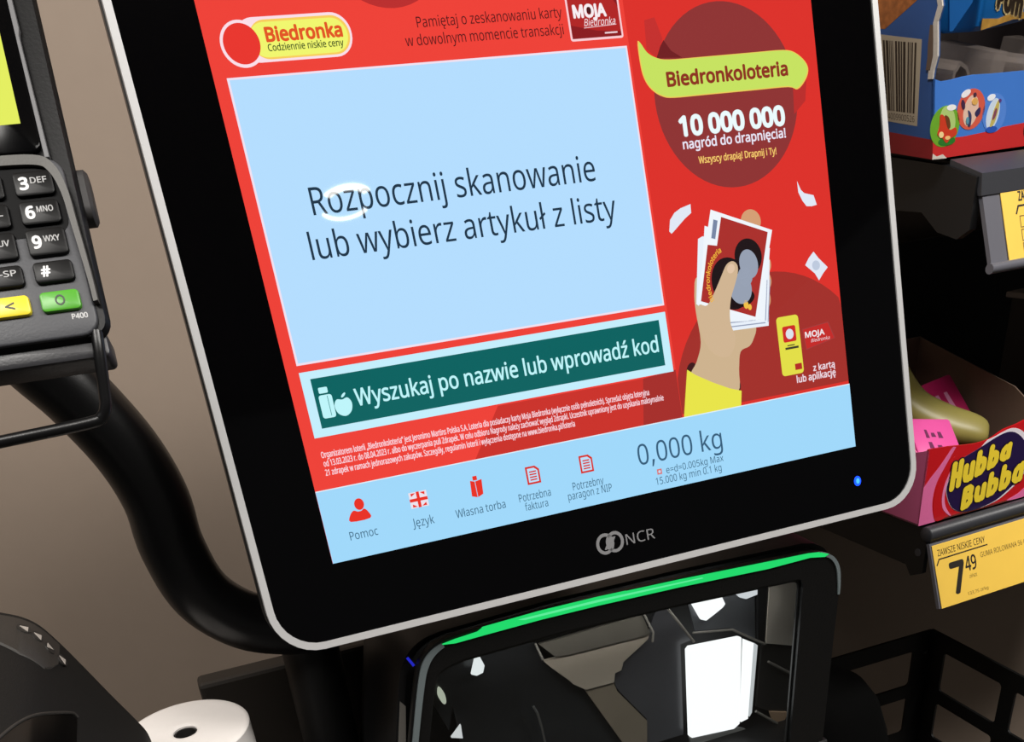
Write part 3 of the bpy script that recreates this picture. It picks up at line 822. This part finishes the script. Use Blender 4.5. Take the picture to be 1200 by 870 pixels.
# upper shelf
b = B(); loft(b, [[(x, 20, 1284), (x, 20, 1280), (x, 300, 1322), (x, 300, 1328)] for x in (4, RW)]); sh2 = obj('shelf', b, METALBLACK, rack)
b = B(); loft(b, [[(x, -2, 1279), (x, 26, 1287.5), (x, 26, 1283.5), (x, 2, 1275), (x, -1, 1266), (x, -4, 1266)] for x in (-2, RW)]); obj('front_lip', b, SHELFGREY, sh2)
obj('price_rail', tilted_rail(1270, 1221, ''), MATS['clear_grey_rail'], sh2)
b = B(); tube(b, [(-2, -19.5, 1223), (RW, -19.5, 1223)], 3.4, 10); obj('rail_edge', b, MATS['clear_grey_rail'], sh2, 50)
b = B(); prism(b, [(0, 1277), (0, 1246), (10, 1240), (28, 1244), (44, 1256), (300, 1266), (300, 1318), (26, 1284)], -3, 3)
for v in b.verts:
    v.co = Vector((v.co.z - 1, v.co.x, v.co.y))
obj('side_bracket', b, mat('dark_bracket_steel', (20, 20, 21), 0.5), sh2)
# back panel and uprights
b = B(); box(b, (60, 262, 960), (RW, 268, 1205)); obj('back_panel', b, mat('matt_black_panel', (7, 7, 8), 0.75), rack)
for x in (14, RW - 30):
    b = B(); box(b, (x, 300, 0), (x + 26, 322, 1700), 1); obj('upright', b, METALBLACK, rack)


def label_fn(zt, zb):
    """Maps millimetres on the sloped rail (x along, y up from its lower edge) to rack space."""
    L = math.hypot(zt - zb, 19.5)

    def f(co):
        s = co.y / L
        return Vector((co.x, -20.5 + 19.5 * s - 0.75 - co.z * 0.9, zb + (zt - zb) * s - co.z * 0.35)) * MM
    return f, L


def price_tag(name, label, zt, zb, x0, x1, build):
    f, L = label_fn(zt, zb)
    t = thing(name, label, 'price tag', rack.matrix_world.copy(), 'yellow price tags on the shelf rails')
    b = B(); prism(b, [(x0 + 1.5 * math.sin(k / 6.0) * 0, y) for k, y in ((0, 0.6), (1, L * .5), (2, L - 0.6))] + [(x1, L - 0.6), (x1, 0.6)], 0, 0.6)
    obj('tag_card', b, YELLOWTAG, t, fn=f)
    build(t, f, L)
    return t


def tx(t, f, body, x, y, w, cap, bold=0.0, m=INK):
    obj('printed_lettering', text_bm(body, x, y, w, cap, bold, 0.75), m, t, fn=f)


FAINT = mat('faint_print', (120, 96, 40), 0.6)


def tag_low(t, f, L):
    tx(t, f, 'ZAWSZE NISKIE CENY', 6, L - 9.5, 50, 5.2, 0.0)
    b = B(); prism(b, [(3.0, L - 16.5), (6.2, L - 11.6), (58, L - 11.4), (58, L - 12.3), (6.8, L - 12.6), (3.8, L - 17)], 0.6, 0.75); obj('printed_line', b, INK, t, fn=f)
    tx(t, f, '7', 16.5, 9.5, 13, 24, 0.03)
    tx(t, f, '49', 32, 24, 11.5, 11.5, 0.01)
    tx(t, f, 'zł/szt', 34.5, 17.8, 8, 3, 0.0, FAINT)
    tx(t, f, 'GUMA ROLOWANA 56 G', 49, L - 20.5, 50, 4.2, 0.0, FAINT)
    tx(t, f, '133,75 zł/kg', 30, 4.5, 22, 2.6, 0.0, FAINT)


price_tag('price_tag', 'yellow price tag reading 7 49 below the red bubble gum box', 1021, 973, 1.5, 190, tag_low)


def tag_up(t, f, L):
    tx(t, f, 'ZAWSZE NISKIE CENY', 30, L - 10.5, 48, 5.8, 0.02)
    b = B(); prism(b, [(26, L - 18.5), (28.6, L - 13.2), (80, L - 12.6), (80, L - 13.8), (29.4, L - 14.4), (27, L - 19)], 0.6, 0.75); obj('printed_line', b, INK, t, fn=f)
    b = B()
    for k in range(4):
        y1 = L - 20 - 8.6 * k
        ring(b, rect(29, y1 - 7.6, 80, y1), rect(29.6, y1 - 7, 79.4, y1 - 0.6), 0.6, 0.72)
    obj('printed_table', b, FAINT, t, fn=f)
    for k in range(4):
        tx(t, f, ('9,99', '8,49', '7,99', '7,49')[k], 34, L - 26.4 - 8.6 * k, 12, 4.6, 0.0)


price_tag('price_tag', 'yellow price tag with small table on the upper rail under the blue box', 1270, 1221, 15, 150, tag_up)

# ------------------------------------------------------------------ red bubble-gum display box on the lower shelf
ha = math.radians(2)
hub = thing('gum_display_box', 'open red and pink card display box with fat yellow lettering on the lower shelf', 'display box', axes((0.473, 0.1, 1.0355), (math.cos(ha), math.sin(ha), 0), (-math.sin(ha), math.cos(ha), 0), (0, 0, 1)))
GW, GD = 126, 150
front_outline = [(0, 0), (GW, 0), (GW, 66)] + smooth_loop([(110, 66), (98, 66), (88, 64), (76, 62.5), (70, 60.5), (62, 57.5), (52, 56.6), (40, 57.2), (20, 59.6), (0, 61)], 3, False)


def stand(co):      # outline drawn in x, height; z becomes depth
    return Vector((co.x, -co.z, co.y)) * MM


b = B(); prism(b, front_outline, -1.4, 0); fp = obj('front_panel', b, mat('glossy_red_card', (206, 24, 32), 0.3, var=0.05, scale=40), hub, fn=stand)


def print_on(name, rgb, pts, lv, rough=0.3):
    b = B(); prism(b, pts, 0, 0.12 * lv)
    return obj(name, b, flat(rgb, rough), fp, fn=stand)


print_on('pink_swirl', (238, 116, 172), [(0, 0), (17, 0)] + smooth_loop([(15, 3), (12, 12), (11, 22), (13, 33), (19, 44), (27.5, 57.8)], 4, False) + [(24.5, 58.4)] + smooth_loop([(22, 56), (14, 46), (6, 38), (0, 31)], 4, False), 1)
print_on('red_swirl', (206, 24, 32), smooth_loop([(17, 0.6), (12.5, 14), (13.4, 27), (20, 41), (28, 50), (21, 34), (19.5, 18), (28, 3)], 4), 2)
print_on('pink_swirl', (244, 140, 186), smooth_loop([(33, 1), (24, 8), (20.5, 18), (21.5, 30), (26, 40), (23.6, 30), (23, 19), (26, 10)], 4), 3)
print_on('pink_swirl', (238, 116, 172), smooth_loop([(92, 1), (104, 5), (118, 14), (126, 20), (126, 10), (116, 1)], 3), 1)
ov = smooth_loop([(24, 24), (26.5, 35), (33, 45.5), (50, 51.5), (68, 57.6), (81, 59.4), (92, 55), (101, 46), (105, 34), (102, 20), (90, 10), (75, 3.2), (50, 1.4), (33, 8)], 4)
print_on('oval_rim', (240, 232, 240), [(x + (3.2 if x > 60 else -0.4), y + (2.2 if y > 45 and x > 55 else -0.2)) for x, y in ov], 2)
print_on('oval_badge', (38, 22, 70), ov, 4)
YEL = flat((255, 222, 60), 0.35)


LOOP = [(0, 0.12), (0.2, 0.02), (0.6, 0.0), (0.95, 0.12), (1, 0.32), (0.9, 0.52), (0.55, 0.62), (0.2, 0.58), (0, 0.48)]
STROKES = {
    'H': [[(0, 0), (0, 1)], [(1, 0), (1, 1)], [(0, 0.5), (1, 0.5)]],
    'u': [[(0, 0.66), (0, 0.28), (0.2, 0.06), (0.6, 0.0), (1, 0.16)], [(1, 0.66), (1, 0)]],
    'b': [[(0, 1), (0, 0)], LOOP],
    'a': [[(1 - x, y) for x, y in LOOP], [(1, 0.66), (1, 0)]],
    'B': [[(0, 0), (0, 1), (0.6, 1), (0.92, 0.86), (0.9, 0.64), (0.55, 0.53), (0, 0.53)], [(0.55, 0.53), (0.98, 0.4), (1, 0.14), (0.6, 0), (0, 0)]],
}


def balloon_word(word, x0, y0, x1, y1, h0, h1, r, lift):
    """Fat round-ended brush letters climbing from x0, y0 to x1, y1."""
    bm = B()
    n = len(word)
    zz = lift
    for i, ch in enumerate(word):
        t0 = (i + 0.24) / n
        t1 = (i + 0.76) / n
        for st in STROKES[ch]:
            P = []
            for sx, sy in st:
                t_ = t0 + (t1 - t0) * sx
                P.append((x0 + (x1 - x0) * t_, y0 + (y1 - y0) * t_ + sy * (h0 + (h1 - h0) * t_)))
            for (ax, ay), (bx, by) in zip(P, P[1:]):
                a = math.atan2(by - ay, bx - ax)
                sheet(bm, [(bx + r * math.cos(a + q), by + r * math.sin(a + q)) for q in [math.pi * (k / 8 - 0.5) for k in range(9)]] +
                      [(ax + r * math.cos(a + q), ay + r * math.sin(a + q)) for q in [math.pi * (k / 8 + 0.5) for k in range(9)]], zz)
                zz += 0.006
    return bm


for wd, x0, y0, x1, y1, h0, h1 in (('Hubba', 25.5, 24, 86, 40.5, 19.5, 13.5), ('Bubba', 40.5, 5.5, 104, 18.5, 14.5, 18.5)):
    obj('lettering_outline', balloon_word(wd, x0, y0, x1, y1, h0, h1, 3.5, 0.6), flat((30, 14, 40)), fp, fn=stand)
for wd, x0, y0, x1, y1, h0, h1 in (('Hubba', 25.5, 24, 86, 40.5, 19.5, 13.5), ('Bubba', 40.5, 5.5, 104, 18.5, 14.5, 18.5)):
    obj('yellow_lettering', balloon_word(wd, x0, y0, x1, y1, h0, h1, 2.55, 1.0), YEL, fp, fn=stand)
PINKC = mat('pink_card', (232, 110, 164), 0.4, var=0.05, scale=40)
b = B(); prism(b, [(0, 0), (GD, 0), (GD, 112), (70, 100), (12, 56), (0, 60)], 0, 1.2)
obj('side_panel', b, PINKC, hub, fn=lambda co: Vector((co.z, co.x, co.y)) * MM)
b = B(); prism(b, [(0, 0), (GD, 0), (GD, 106), (40, 80), (16, 66), (0, 66)], 0, 1.4)
obj('side_panel', b, CARD, hub, fn=lambda co: Vector((GW - co.z, co.x, co.y)) * MM)
b = B(); prism(b, [(0.2, 1.4), (14, 57.5), (3, 59.6), (0.2, 60)], 0, 0.8)
obj('front_flap', b, CARDEDGE, hub, fn=lambda co: Vector((1.4 + co.z, co.x * 0.35 + 1.6, co.y)) * MM)
b = B(); prism(b, rect(0, 0, GW, 106), 0, 1.4); obj('back_panel', b, CARD, hub, fn=lambda co: Vector((co.x, GD - co.z, co.y)) * MM)
b = B(); prism(b, rect(0, 0, GW, GD), 0, 1.4); obj('bottom_panel', b, CARD, hub)


def hub_pt(x, y, z):
    return hub.matrix_world @ (Vector((x, y, z)) * MM)


# packs in the gum box
def soft_pack(path, rw, rt, up=Vector((0, -0.6, 0.8)), seg=20):
    bm = B()
    P = [Vector(p) for p in path]
    loops = []
    for i, p in enumerate(P):
        t = (P[min(i + 1, len(P) - 1)] - P[max(i - 1, 0)]).normalized()
        s = t.cross(up).normalized()
        n = s.cross(t).normalized()
        loops.append([p + s * (rw[i] * math.copysign(abs(math.cos(a)) ** 0.8, math.cos(a))) + n * (rt[i] * math.copysign(abs(math.sin(a)) ** 0.8, math.sin(a))) for a in [2 * math.pi * k / seg for k in range(seg)]])
    return loft(bm, loops)


GREENP = mat('yellow_green_wrapper', (146, 136, 72), 0.4, bump=0.2, scale=60, var=0.12)
path = smooth_loop([(22, 100, 128), (29, 94, 118), (34, 80, 92), (44, 66, 72), (62, 50, 60), (82, 36, 53), (91, 29, 51)], 4, False)
n_ = len(path)
rw = [max(3.0, 18 * math.sin(math.pi * min(1, (k + 1.2) / (n_ + 1))) ** 0.35) for k in range(n_)]
rt = [max(2.0, 13 * math.sin(math.pi * min(1, (k + 1.2) / (n_ + 1))) ** 0.5) for k in range(n_)]
o = obj('gum_pouch', soft_pack(path, rw, rt), GREENP, None, 60, fn=lambda co: hub_pt(*co))
tag(o, 'long curved yellow green wrapped pack leaning in the bubble gum box', 'sweet packet')


def pack(name, label, mtx, size, m, marks, ink):
    t = thing(name, label, 'sweet packet', mtx)
    b = B(); box(b, (0, 0, 0), size, 2.5); w_ = obj('wrapper', b, m, t, 40)
    b = B()
    for (x, y, wd, ht) in marks:
        prism(b, [(x, y), (x + wd, y), (x + wd * 0.8, y + ht), (x + wd * 0.1, y + ht)], size[2] - 0.05, size[2] + 0.15)
    obj('wrapper_print', b, ink, t)
    return t


PK = mat('pink_wrapper', (240, 92, 170), 0.35, bump=0.2, scale=50, var=0.06)
pm = hub.matrix_world @ Matrix.Translation((0.003, 0.012, 0.04)) @ Matrix.Rotation(math.radians(38), 4, 'X') @ Matrix.Rotation(math.radians(-14), 4, 'Z')
pack('gum_pack', 'bright pink gum pack with dark print at the left of the bubble gum box', pm, (40, 46, 9), PK, ((12, 26, 3, 8), (17, 27, 4, 4), (23, 26, 4, 6), (12, 16, 4, 6), (19, 15, 5, 4), (18, 6, 3, 3), (24, 6, 3, 3), (29, 5, 3, 3)), flat((110, 20, 80)))
pm = hub.matrix_world @ Matrix.Translation((0.085, 0.075, 0.045)) @ Matrix.Rotation(math.radians(50), 4, 'X') @ Matrix.Rotation(math.radians(8), 4, 'Z')
pack('gum_pack', 'dim magenta gum pack by the brown right wall of the bubble gum box', pm, (34, 40, 8), mat('magenta_wrapper', (190, 36, 96), 0.35, bump=0.2, scale=50), ((6, 8, 5, 18), (16, 10, 5, 16)), flat((230, 150, 190)))

# carton at the far right of the lower shelf
ct = thing('red_white_carton', 'dark carton with pale lid and red band behind the bubble gum box', 'carton', rack.matrix_world @ Matrix.Translation((0.219, 0.1, 1.0335)))
b = B(); box(b, (0, 0, 0), (150, 46, 129), 1); obj('carton_body', b, mat('dark_print_card', (26, 18, 20), 0.5, var=0.2, scale=40), ct)
b = B(); box(b, (-6, -5, 129), (156, 48, 134), 1); obj('carton_lid', b, mat('pale_grey_card', (150, 142, 136), 0.7), ct)
b = B(); box(b, (8, -1, 110), (151, 0, 128)); obj('carton_band', b, flat((170, 40, 34)), ct)
b = B()
for x, z, w_, h_ in ((4, 70, 14, 12), (22, 66, 12, 10), (12, 92, 10, 7), (40, 70, 16, 12)):
    prism(b, rrect(x, z, x + w_, z + h_, 2, 3), 0, 0.4)
obj('carton_print', b, flat((150, 140, 146)), ct, fn=lambda co: Vector((co.x, -0.2 - co.z, co.y)) * MM)

# ------------------------------------------------------------------ blue sweet-egg display box on the upper shelf
U = Vector((math.cos(math.radians(10)), math.sin(math.radians(10)), 0))
V = Vector((-math.sin(math.radians(18)) * math.cos(math.radians(10)), math.cos(math.radians(18)) * math.cos(math.radians(10)), math.sin(math.radians(10))))
Wd = Vector((-0.15, 0.0, 0.9887))
BO = Vector((0.457, 0.115, 1.289))
egg = thing('egg_display_box', 'torn open blue and red card display box with printed eggs on the upper shelf', 'display box', Matrix.Translation(BO))
BWD, BDP = 190, 120


def bf(co):       # x across, y up, z out of the front face
    return (U * co.x + Wd * co.y - V * co.z) * MM


def bs(co):       # x = depth from the front corner, y up, z out of the left face
    return (V * co.x + Wd * co.y - U * co.z) * MM


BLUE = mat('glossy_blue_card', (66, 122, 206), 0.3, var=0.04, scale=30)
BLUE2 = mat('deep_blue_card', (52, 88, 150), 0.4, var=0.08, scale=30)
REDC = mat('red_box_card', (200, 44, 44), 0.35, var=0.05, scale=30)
fo = [(0, 0), (BWD, 0), (BWD, 45), (150, 45), (120, 44.4), (90, 45.2), (60, 45.2), (40, 45.6), (28, 45), (18, 44), (8, 43.6), (0, 45.5)]
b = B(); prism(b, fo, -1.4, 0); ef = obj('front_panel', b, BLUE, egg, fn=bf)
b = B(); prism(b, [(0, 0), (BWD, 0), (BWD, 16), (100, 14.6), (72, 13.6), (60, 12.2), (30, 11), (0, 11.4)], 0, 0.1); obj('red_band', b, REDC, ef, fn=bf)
b = B(); prism(b, [(-0.4, 0), (14, -0.4), (10, 2.2), (4, 1.4), (0, 3.4)], 0.1, 0.25); obj('worn_corner', b, CARDEDGE, ef, fn=bf)
def lean(P):
    """The torn edge bulges forward above the front panel."""
    return [(x - min(12.0, 0.5 * max(0.0, z - 45.5)), z) if x < 20 else (x, z) for x, z in P]


so = lean([(0, 0), (BDP, 0), (BDP, 150), (14, 150), (9, 132), (5.5, 118), (10, 100), (7.5, 92), (6, 84), (9, 76), (7, 66), (3, 58), (1.5, 50), (0, 45.5)])
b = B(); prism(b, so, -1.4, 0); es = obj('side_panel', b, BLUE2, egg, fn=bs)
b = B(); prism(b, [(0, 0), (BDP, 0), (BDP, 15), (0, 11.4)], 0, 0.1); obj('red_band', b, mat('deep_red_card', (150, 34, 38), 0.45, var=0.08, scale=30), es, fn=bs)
b = B(); prism(b, lean([(0, 45.5), (1.5, 50), (3, 58), (7, 66), (9, 76), (6, 84), (7.5, 92), (10, 100), (13, 99), (11, 91), (9, 84), (12, 75), (10.5, 65), (7, 57), (5, 50), (3.4, 45)]), -0.4, 1.2); obj('torn_edge', b, CARDEDGE, es, fn=bs)
b = B(); prism(b, lean([(4, 50), (6, 58), (10, 66), (12, 74), (14, 74), (12.6, 64), (9, 56), (7, 50)]), 1.2, 1.3); obj('torn_brown_core', b, CARD, es, fn=bs)
b = B(); prism(b, [(11.5, 18), (34.5, 18.6), (40, 67), (8.5, 66)], 0, 0.12); bc = obj('barcode_label', b, mat('barcode_white', (186, 172, 150), 0.6, var=0.05, scale=60), es, fn=bs)
b = B()
x = 13.5
rb = random.Random(9)
while x < 35:
    w_ = rb.choice((0.5, 0.5, 0.9, 1.3, 1.7))
    prism(b, [(x, 25), (x + w_, 25), (x + w_ + (x - 22) * 0.16, 64), (x + (x - 22) * 0.16, 64)], 0.12, 0.2)
    x += w_ + rb.choice((0.5, 0.5, 0.9, 1.3))
obj('barcode_lines', b, flat((58, 46, 36)), es, fn=bs)
bm_ = text_bm('4009900526', 0, 0, 20, 3.6, 0.0, 0.2)
for v in bm_.verts:
    v.co.x = 33.4 - v.co.x
    v.co.y += 20
obj('barcode_digits', bm_, flat((84, 70, 58)), es, fn=bs)
b = B(); prism(b, [(35.1, 70), (11.9, 86.1), (-4, 97), (-2, 150), (BDP, 150), (BDP, 70)], 0, 0.12)
obj('brown_picture', b, mat('nutty_brown_print', (164, 98, 50), 0.5, var=0.8, scale=260), es, fn=bs)
b = B(); prism(b, [(0, 0), (BWD, 0), (BWD, BDP), (0, BDP)], 0, 1.4); obj('bottom_panel', b, CARD, egg, fn=lambda co: (U * co.x + V * co.y + Wd * co.z) * MM)
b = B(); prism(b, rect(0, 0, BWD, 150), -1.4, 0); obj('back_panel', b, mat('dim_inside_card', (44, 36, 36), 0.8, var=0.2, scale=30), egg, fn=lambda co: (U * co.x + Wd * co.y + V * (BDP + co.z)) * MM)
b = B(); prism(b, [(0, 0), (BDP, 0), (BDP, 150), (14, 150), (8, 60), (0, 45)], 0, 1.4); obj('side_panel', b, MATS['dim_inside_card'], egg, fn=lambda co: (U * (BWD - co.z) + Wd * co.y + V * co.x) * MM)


def printed_egg(cx, cy, rx, ry, rot, base, shapes):
    o = []
    b = B(); prism(b, ell(cx, cy, rx, ry, rot, 40), 0.1, 0.22); o.append(obj('printed_egg', b, flat(base, 0.35), ef, fn=bf))
    for k, (rgb, pts) in enumerate(shapes):
        b = B(); prism(b, pts, 0.22, 0.3 + 0.06 * k); obj('egg_print', b, flat(rgb, 0.35), ef, fn=bf)


printed_egg(11.5, 18.3, 14.6, 11.6, 12, (108, 168, 44), (
    ((176, 205, 120), ell(14, 21, 7.5, 9, 20)), ((44, 120, 40), ell(13.5, 9.6, 8.5, 2.6)), ((240, 240, 236), ell(17.5, 28.6, 4.6, 1.7)),
    ((206, 60, 34), smooth_loop([(4, 14), (6, 19), (6.5, 25), (10, 24.5), (13, 20.5), (16, 16), (22, 17), (23, 13), (17, 11), (13, 8.6), (9, 11.6)], 3)),
    ((110, 60, 30), smooth_loop([(11, 24.4), (15, 23), (16.6, 18), (14, 17)], 3)), ((246, 214, 150), ell(7.6, 13.8, 2.4, 1.8)), ((240, 190, 120), ell(14, 11.6, 2.6, 1.1))))
printed_egg(37.4, 26.3, 14.2, 11.6, 12, (214, 92, 72), (
    ((226, 190, 170), ell(37, 25.5, 9.5, 7, 60)), ((240, 236, 240), ell(31.5, 35.6, 4.8, 1.9, 16)), ((52, 44, 84), smooth_loop([(41, 24), (46, 27), (46.4, 23.6), (43, 21.6)], 3)),
    ((66, 40, 70), ell(29, 29.5, 1.7, 3, 20)), ((56, 60, 100), smooth_loop([(34, 26), (37.5, 23), (36.6, 16.5), (34, 17.6), (34.8, 22)], 3)), ((222, 170, 90), ell(40.5, 30.6, 3, 2)), ((80, 44, 60), ell(40.4, 34.4, 1.5, 1.3)), ((90, 150, 170), ell(33.6, 20, 1.4, 2.2))))
printed_egg(61.5, 22.5, 12.6, 11.4, 15, (84, 134, 216), (
    ((206, 220, 236), ell(60, 22, 9.8, 6, 62)), ((40, 84, 180), ell(59, 13, 6, 2)), ((238, 240, 246), ell(57.6, 31.8, 4.2, 1.8, 10)),
    ((196, 178, 96), smooth_loop([(57, 14.6), (59, 20), (61, 25), (65, 30), (66, 27), (64, 21), (61, 16)], 3)), ((130, 70, 90), smooth_loop([(59, 19), (62, 25), (64, 24), (61.6, 19.4)], 3)), ((90, 60, 130), ell(66.5, 29.5, 1.6, 1))))
b = B(); prism(b, ell(104, 9.5, 9, 6.5, 0, 24), 0.1, 0.25); obj('printed_egg', b, flat((226, 178, 56)), ef, fn=bf)
b = B(); ring(b, ell(104, 9.5, 10, 7.4, 0, 24), ell(104, 9.5, 9, 6.5, 0, 24), 0.1, 0.3); obj('egg_print', b, flat((60, 34, 20)), ef, fn=bf)


# clear plastic trays and blue sweet packs in the box
def in_box(x, y, z):
    return BO + (U * x + V * y + Wd * z) * MM


TRAY = mat('dusty_clear_plastic', (132, 122, 116), 0.25, var=0.15, scale=80)
TRAY.node_tree.nodes['Principled BSDF'].inputs['Alpha'].default_value = 0.42
CHOC = mat('dark_chocolate_tray', (58, 38, 38), 0.35, var=0.3, scale=50)
b = B()
for k in range(2):
    x0 = 44 + 74 * k
    arch = [(x0, 4), (x0, 36), (x0 + 3, 46), (x0 + 10, 51), (x0 + 17, 48), (x0 + 21, 40), (x0 + 22, 4)]
    ai = [(x0 + 2.4, 4), (x0 + 2.4, 36), (x0 + 5, 44), (x0 + 10, 48.4), (x0 + 15.6, 45.6), (x0 + 18.6, 39), (x0 + 19.6, 4)]
    loft(b, [[Vector((p[0], 20, p[1])), Vector((p[0], 64, p[1] + 2)), Vector((q[0], 64, q[1] + 2)), Vector((q[0], 20, q[1]))] for p, q in zip(arch, ai)])
    loft(b, [[Vector((x0 + 26, y_, 4)), Vector((x0 + 44, y_, 4)), Vector((x0 + 62 + 4 * t_, y_, 54 + 4 * t_)), Vector((x0 + 48, y_, 54 + 4 * t_))] for t_, y_ in ((0, 22), (1, 66))])
tr = tag(obj('plastic_tray', b, TRAY, None, 40, fn=lambda co: in_box(co.x, co.y, co.z)), 'clear plastic tray with arched cells inside the torn blue box', 'tray')
b = B()
for k in range(2):
    x0 = 44 + 74 * k
    loft(b, [[Vector((x0 + 5, y_, 3)), Vector((x0 + 17, y_, 3)), Vector((x0 + 17, y_, 38)), Vector((x0 + 11, y_, 43)), Vector((x0 + 5, y_, 38))] for y_ in (24, 62)])
co_ = obj('dark_cell', b, CHOC, tr, fn=lambda co: in_box(co.x, co.y, co.z))
co_.parent = tr


def sweet_pack(x, y, z, label, mk):
    o_ = in_box(x, y, z)
    t = thing('sweet_pack', label, 'sweet packet', axes(o_, U, V, Wd.normalized()), 'blue packs inside the torn box')
    b = B(); loft(b, [[(px, py, pz) for px, py in rrect(0 + i_, 0 + i_, 62 - i_, 34 - i_, 6, 4)] for pz, i_ in ((0, 2), (3, 0), (80, 0), (86, 3))]); obj('pack_body', b, mat('bright_blue_wrap', (20, 104, 178), 0.3, bump=0.15, scale=40, var=0.1), t, 40)
    b = B(); prism(b, [(3, 0.5), (20, 1.4), (40, 2.6), (59, 1), (59, 4.5), (42, 7), (22, 5), (3, 7)], 0, 0.5); obj('gold_band', b, mat('gold_print', (176, 132, 58), 0.35, var=0.5, scale=140), t, fn=lambda co: Vector((co.x, -co.z - 0.1, co.y)) * MM)
    if mk:
        tb = text_bm('Pom', 0, 0, 30, 12, 0.06, 0.6)
        for v in tb.verts:
            v.co = Vector((18 + v.co.x, 12 + v.co.y - 0.28 * v.co.x, 0.7))
        obj('pack_lettering', tb, flat((70, 56, 44)), t, fn=lambda co: Vector((co.x, -co.z, co.y)) * MM)
        b2 = text_bm('Pom', 0, 0, 30, 12, 0.12, 0.6)
        for v in b2.verts:
            v.co = Vector((18 + v.co.x, 12 + v.co.y - 0.28 * v.co.x, 0.6))
        obj('pack_lettering_outline', b2, flat((206, 184, 130)), t, fn=lambda co: Vector((co.x, -co.z, co.y)) * MM)
    return t


sweet_pack(93, 36, 65, 'bright blue lettered sweet pack standing in the torn blue box', True)
b = B(); prism(b, [(0, 0), (3, 0), (22, 15), (34, 55), (34, 70), (-3, 70)], 0, 1.2)
tag(obj('cardboard_flap', b, mat('teal_blue_card', (12, 84, 150), 0.4), None, fn=lambda co: in_box(42 + co.x, 20 + co.z, 68 + co.y)), 'loose blue card flap just inside the torn left edge of the box', 'cardboard')

# ------------------------------------------------------------------ black sheet-metal basket at lower right
bk = thing('metal_basket', 'black sheet metal basket with rounded cutouts at the lower right', 'basket', axes((0.6585, 0.252, 0.0), (1, 0, 0), (0, 1, 0), (0, 0, 1)))


def frame_panel(width, zs, xs, m, fn, name):
    """Flat plate with rounded rectangular openings between the bars."""
    b = B()
    for (z0, z1) in zs:
        prism(b, rrect(0, z0, width, z1, 2.5, 3), 0, 3)
    for (x0, x1) in xs:
        prism(b, rect(x0, zs[-1][0] + 1, x1, zs[0][1] - 1.5), 0.2, 2.8)
    for (x0, x1), (x2, x3) in zip(xs, xs[1:]):
        for (za, zb), (zc, zd) in zip(zs, zs[1:]):
            r = 5
            for cx, cz, sx, sz in ((x1, za, 1, -1), (x2, za, -1, -1), (x1, zd, 1, 1), (x2, zd, -1, 1)):
                pts = [(cx - sx * 0.5, cz - sz * 0.5), (cx + sx * r, cz - sz * 0.5)] + [(cx + sx * (r - r * math.sin(a)), cz + sz * (r - r * math.cos(a))) for a in [math.radians(90 * k / 5) for k in range(6)]] + [(cx - sx * 0.5, cz + sz * r)]
                prism(b, pts, 0.3, 2.7)
    return obj(name, b, m, bk, fn=fn)


ZS = [(811, 831.5), (752, 768), (690, 706), (628, 644), (560, 582)]
frame_panel(318, ZS, [(0, 18), (90, 106), (178, 194), (294, 318)], METALBLACK, lambda co: Vector((co.x - 318, -co.z, co.y)) * MM, 'rear_panel')
frame_panel(290, [(813, 832), (750, 765.5), (690, 706), (628, 644), (560, 582)], [(0, 24), (103, 120), (200, 216), (270, 290)], METALBLACK, lambda co: Vector((-co.z, -co.x, co.y)) * MM, 'side_panel')
b = B(); box(b, (-318, -290, 558), (0, 0, 562)); obj('bottom_panel', b, METALBLACK, bk)
for z in (806, 650):
    b = B(); prism(b, ell(-9, z, 2.2, 2.2, n=12), 0, 1); obj('rivet', b, CHROME, bk, fn=lambda co: Vector((co.x, -3.05 - co.z, co.y)) * MM)

b = B()
loops = []
for k in range(14):
    ph = math.pi * (0.02 + 0.96 * k / 13) - math.pi / 2
    cz, rr = 690 + 196 * math.sin(ph), math.cos(ph) ** 0.55
    loops.append([Vector((436 + 74 * rr * math.copysign(abs(math.cos(a)) ** 0.8, math.cos(a)), 150 + 66 * rr * math.sin(a), max(564, cz))) for a in [2 * math.pi * j / 28 for j in range(28)]])
loft(b, loops)
for v in b.verts:
    v.co += Vector((noise.noise(v.co * 0.02), noise.noise(v.co * 0.02 + Vector((9, 0, 0))), 0)) * 4
tag(obj('black_bag', b, mat('black_bag_fabric', (4, 4, 4), 0.9, spec=0.1, bump=0.3, scale=300), None, 60), 'rounded black bag standing in the basket behind the scanner', 'bag')
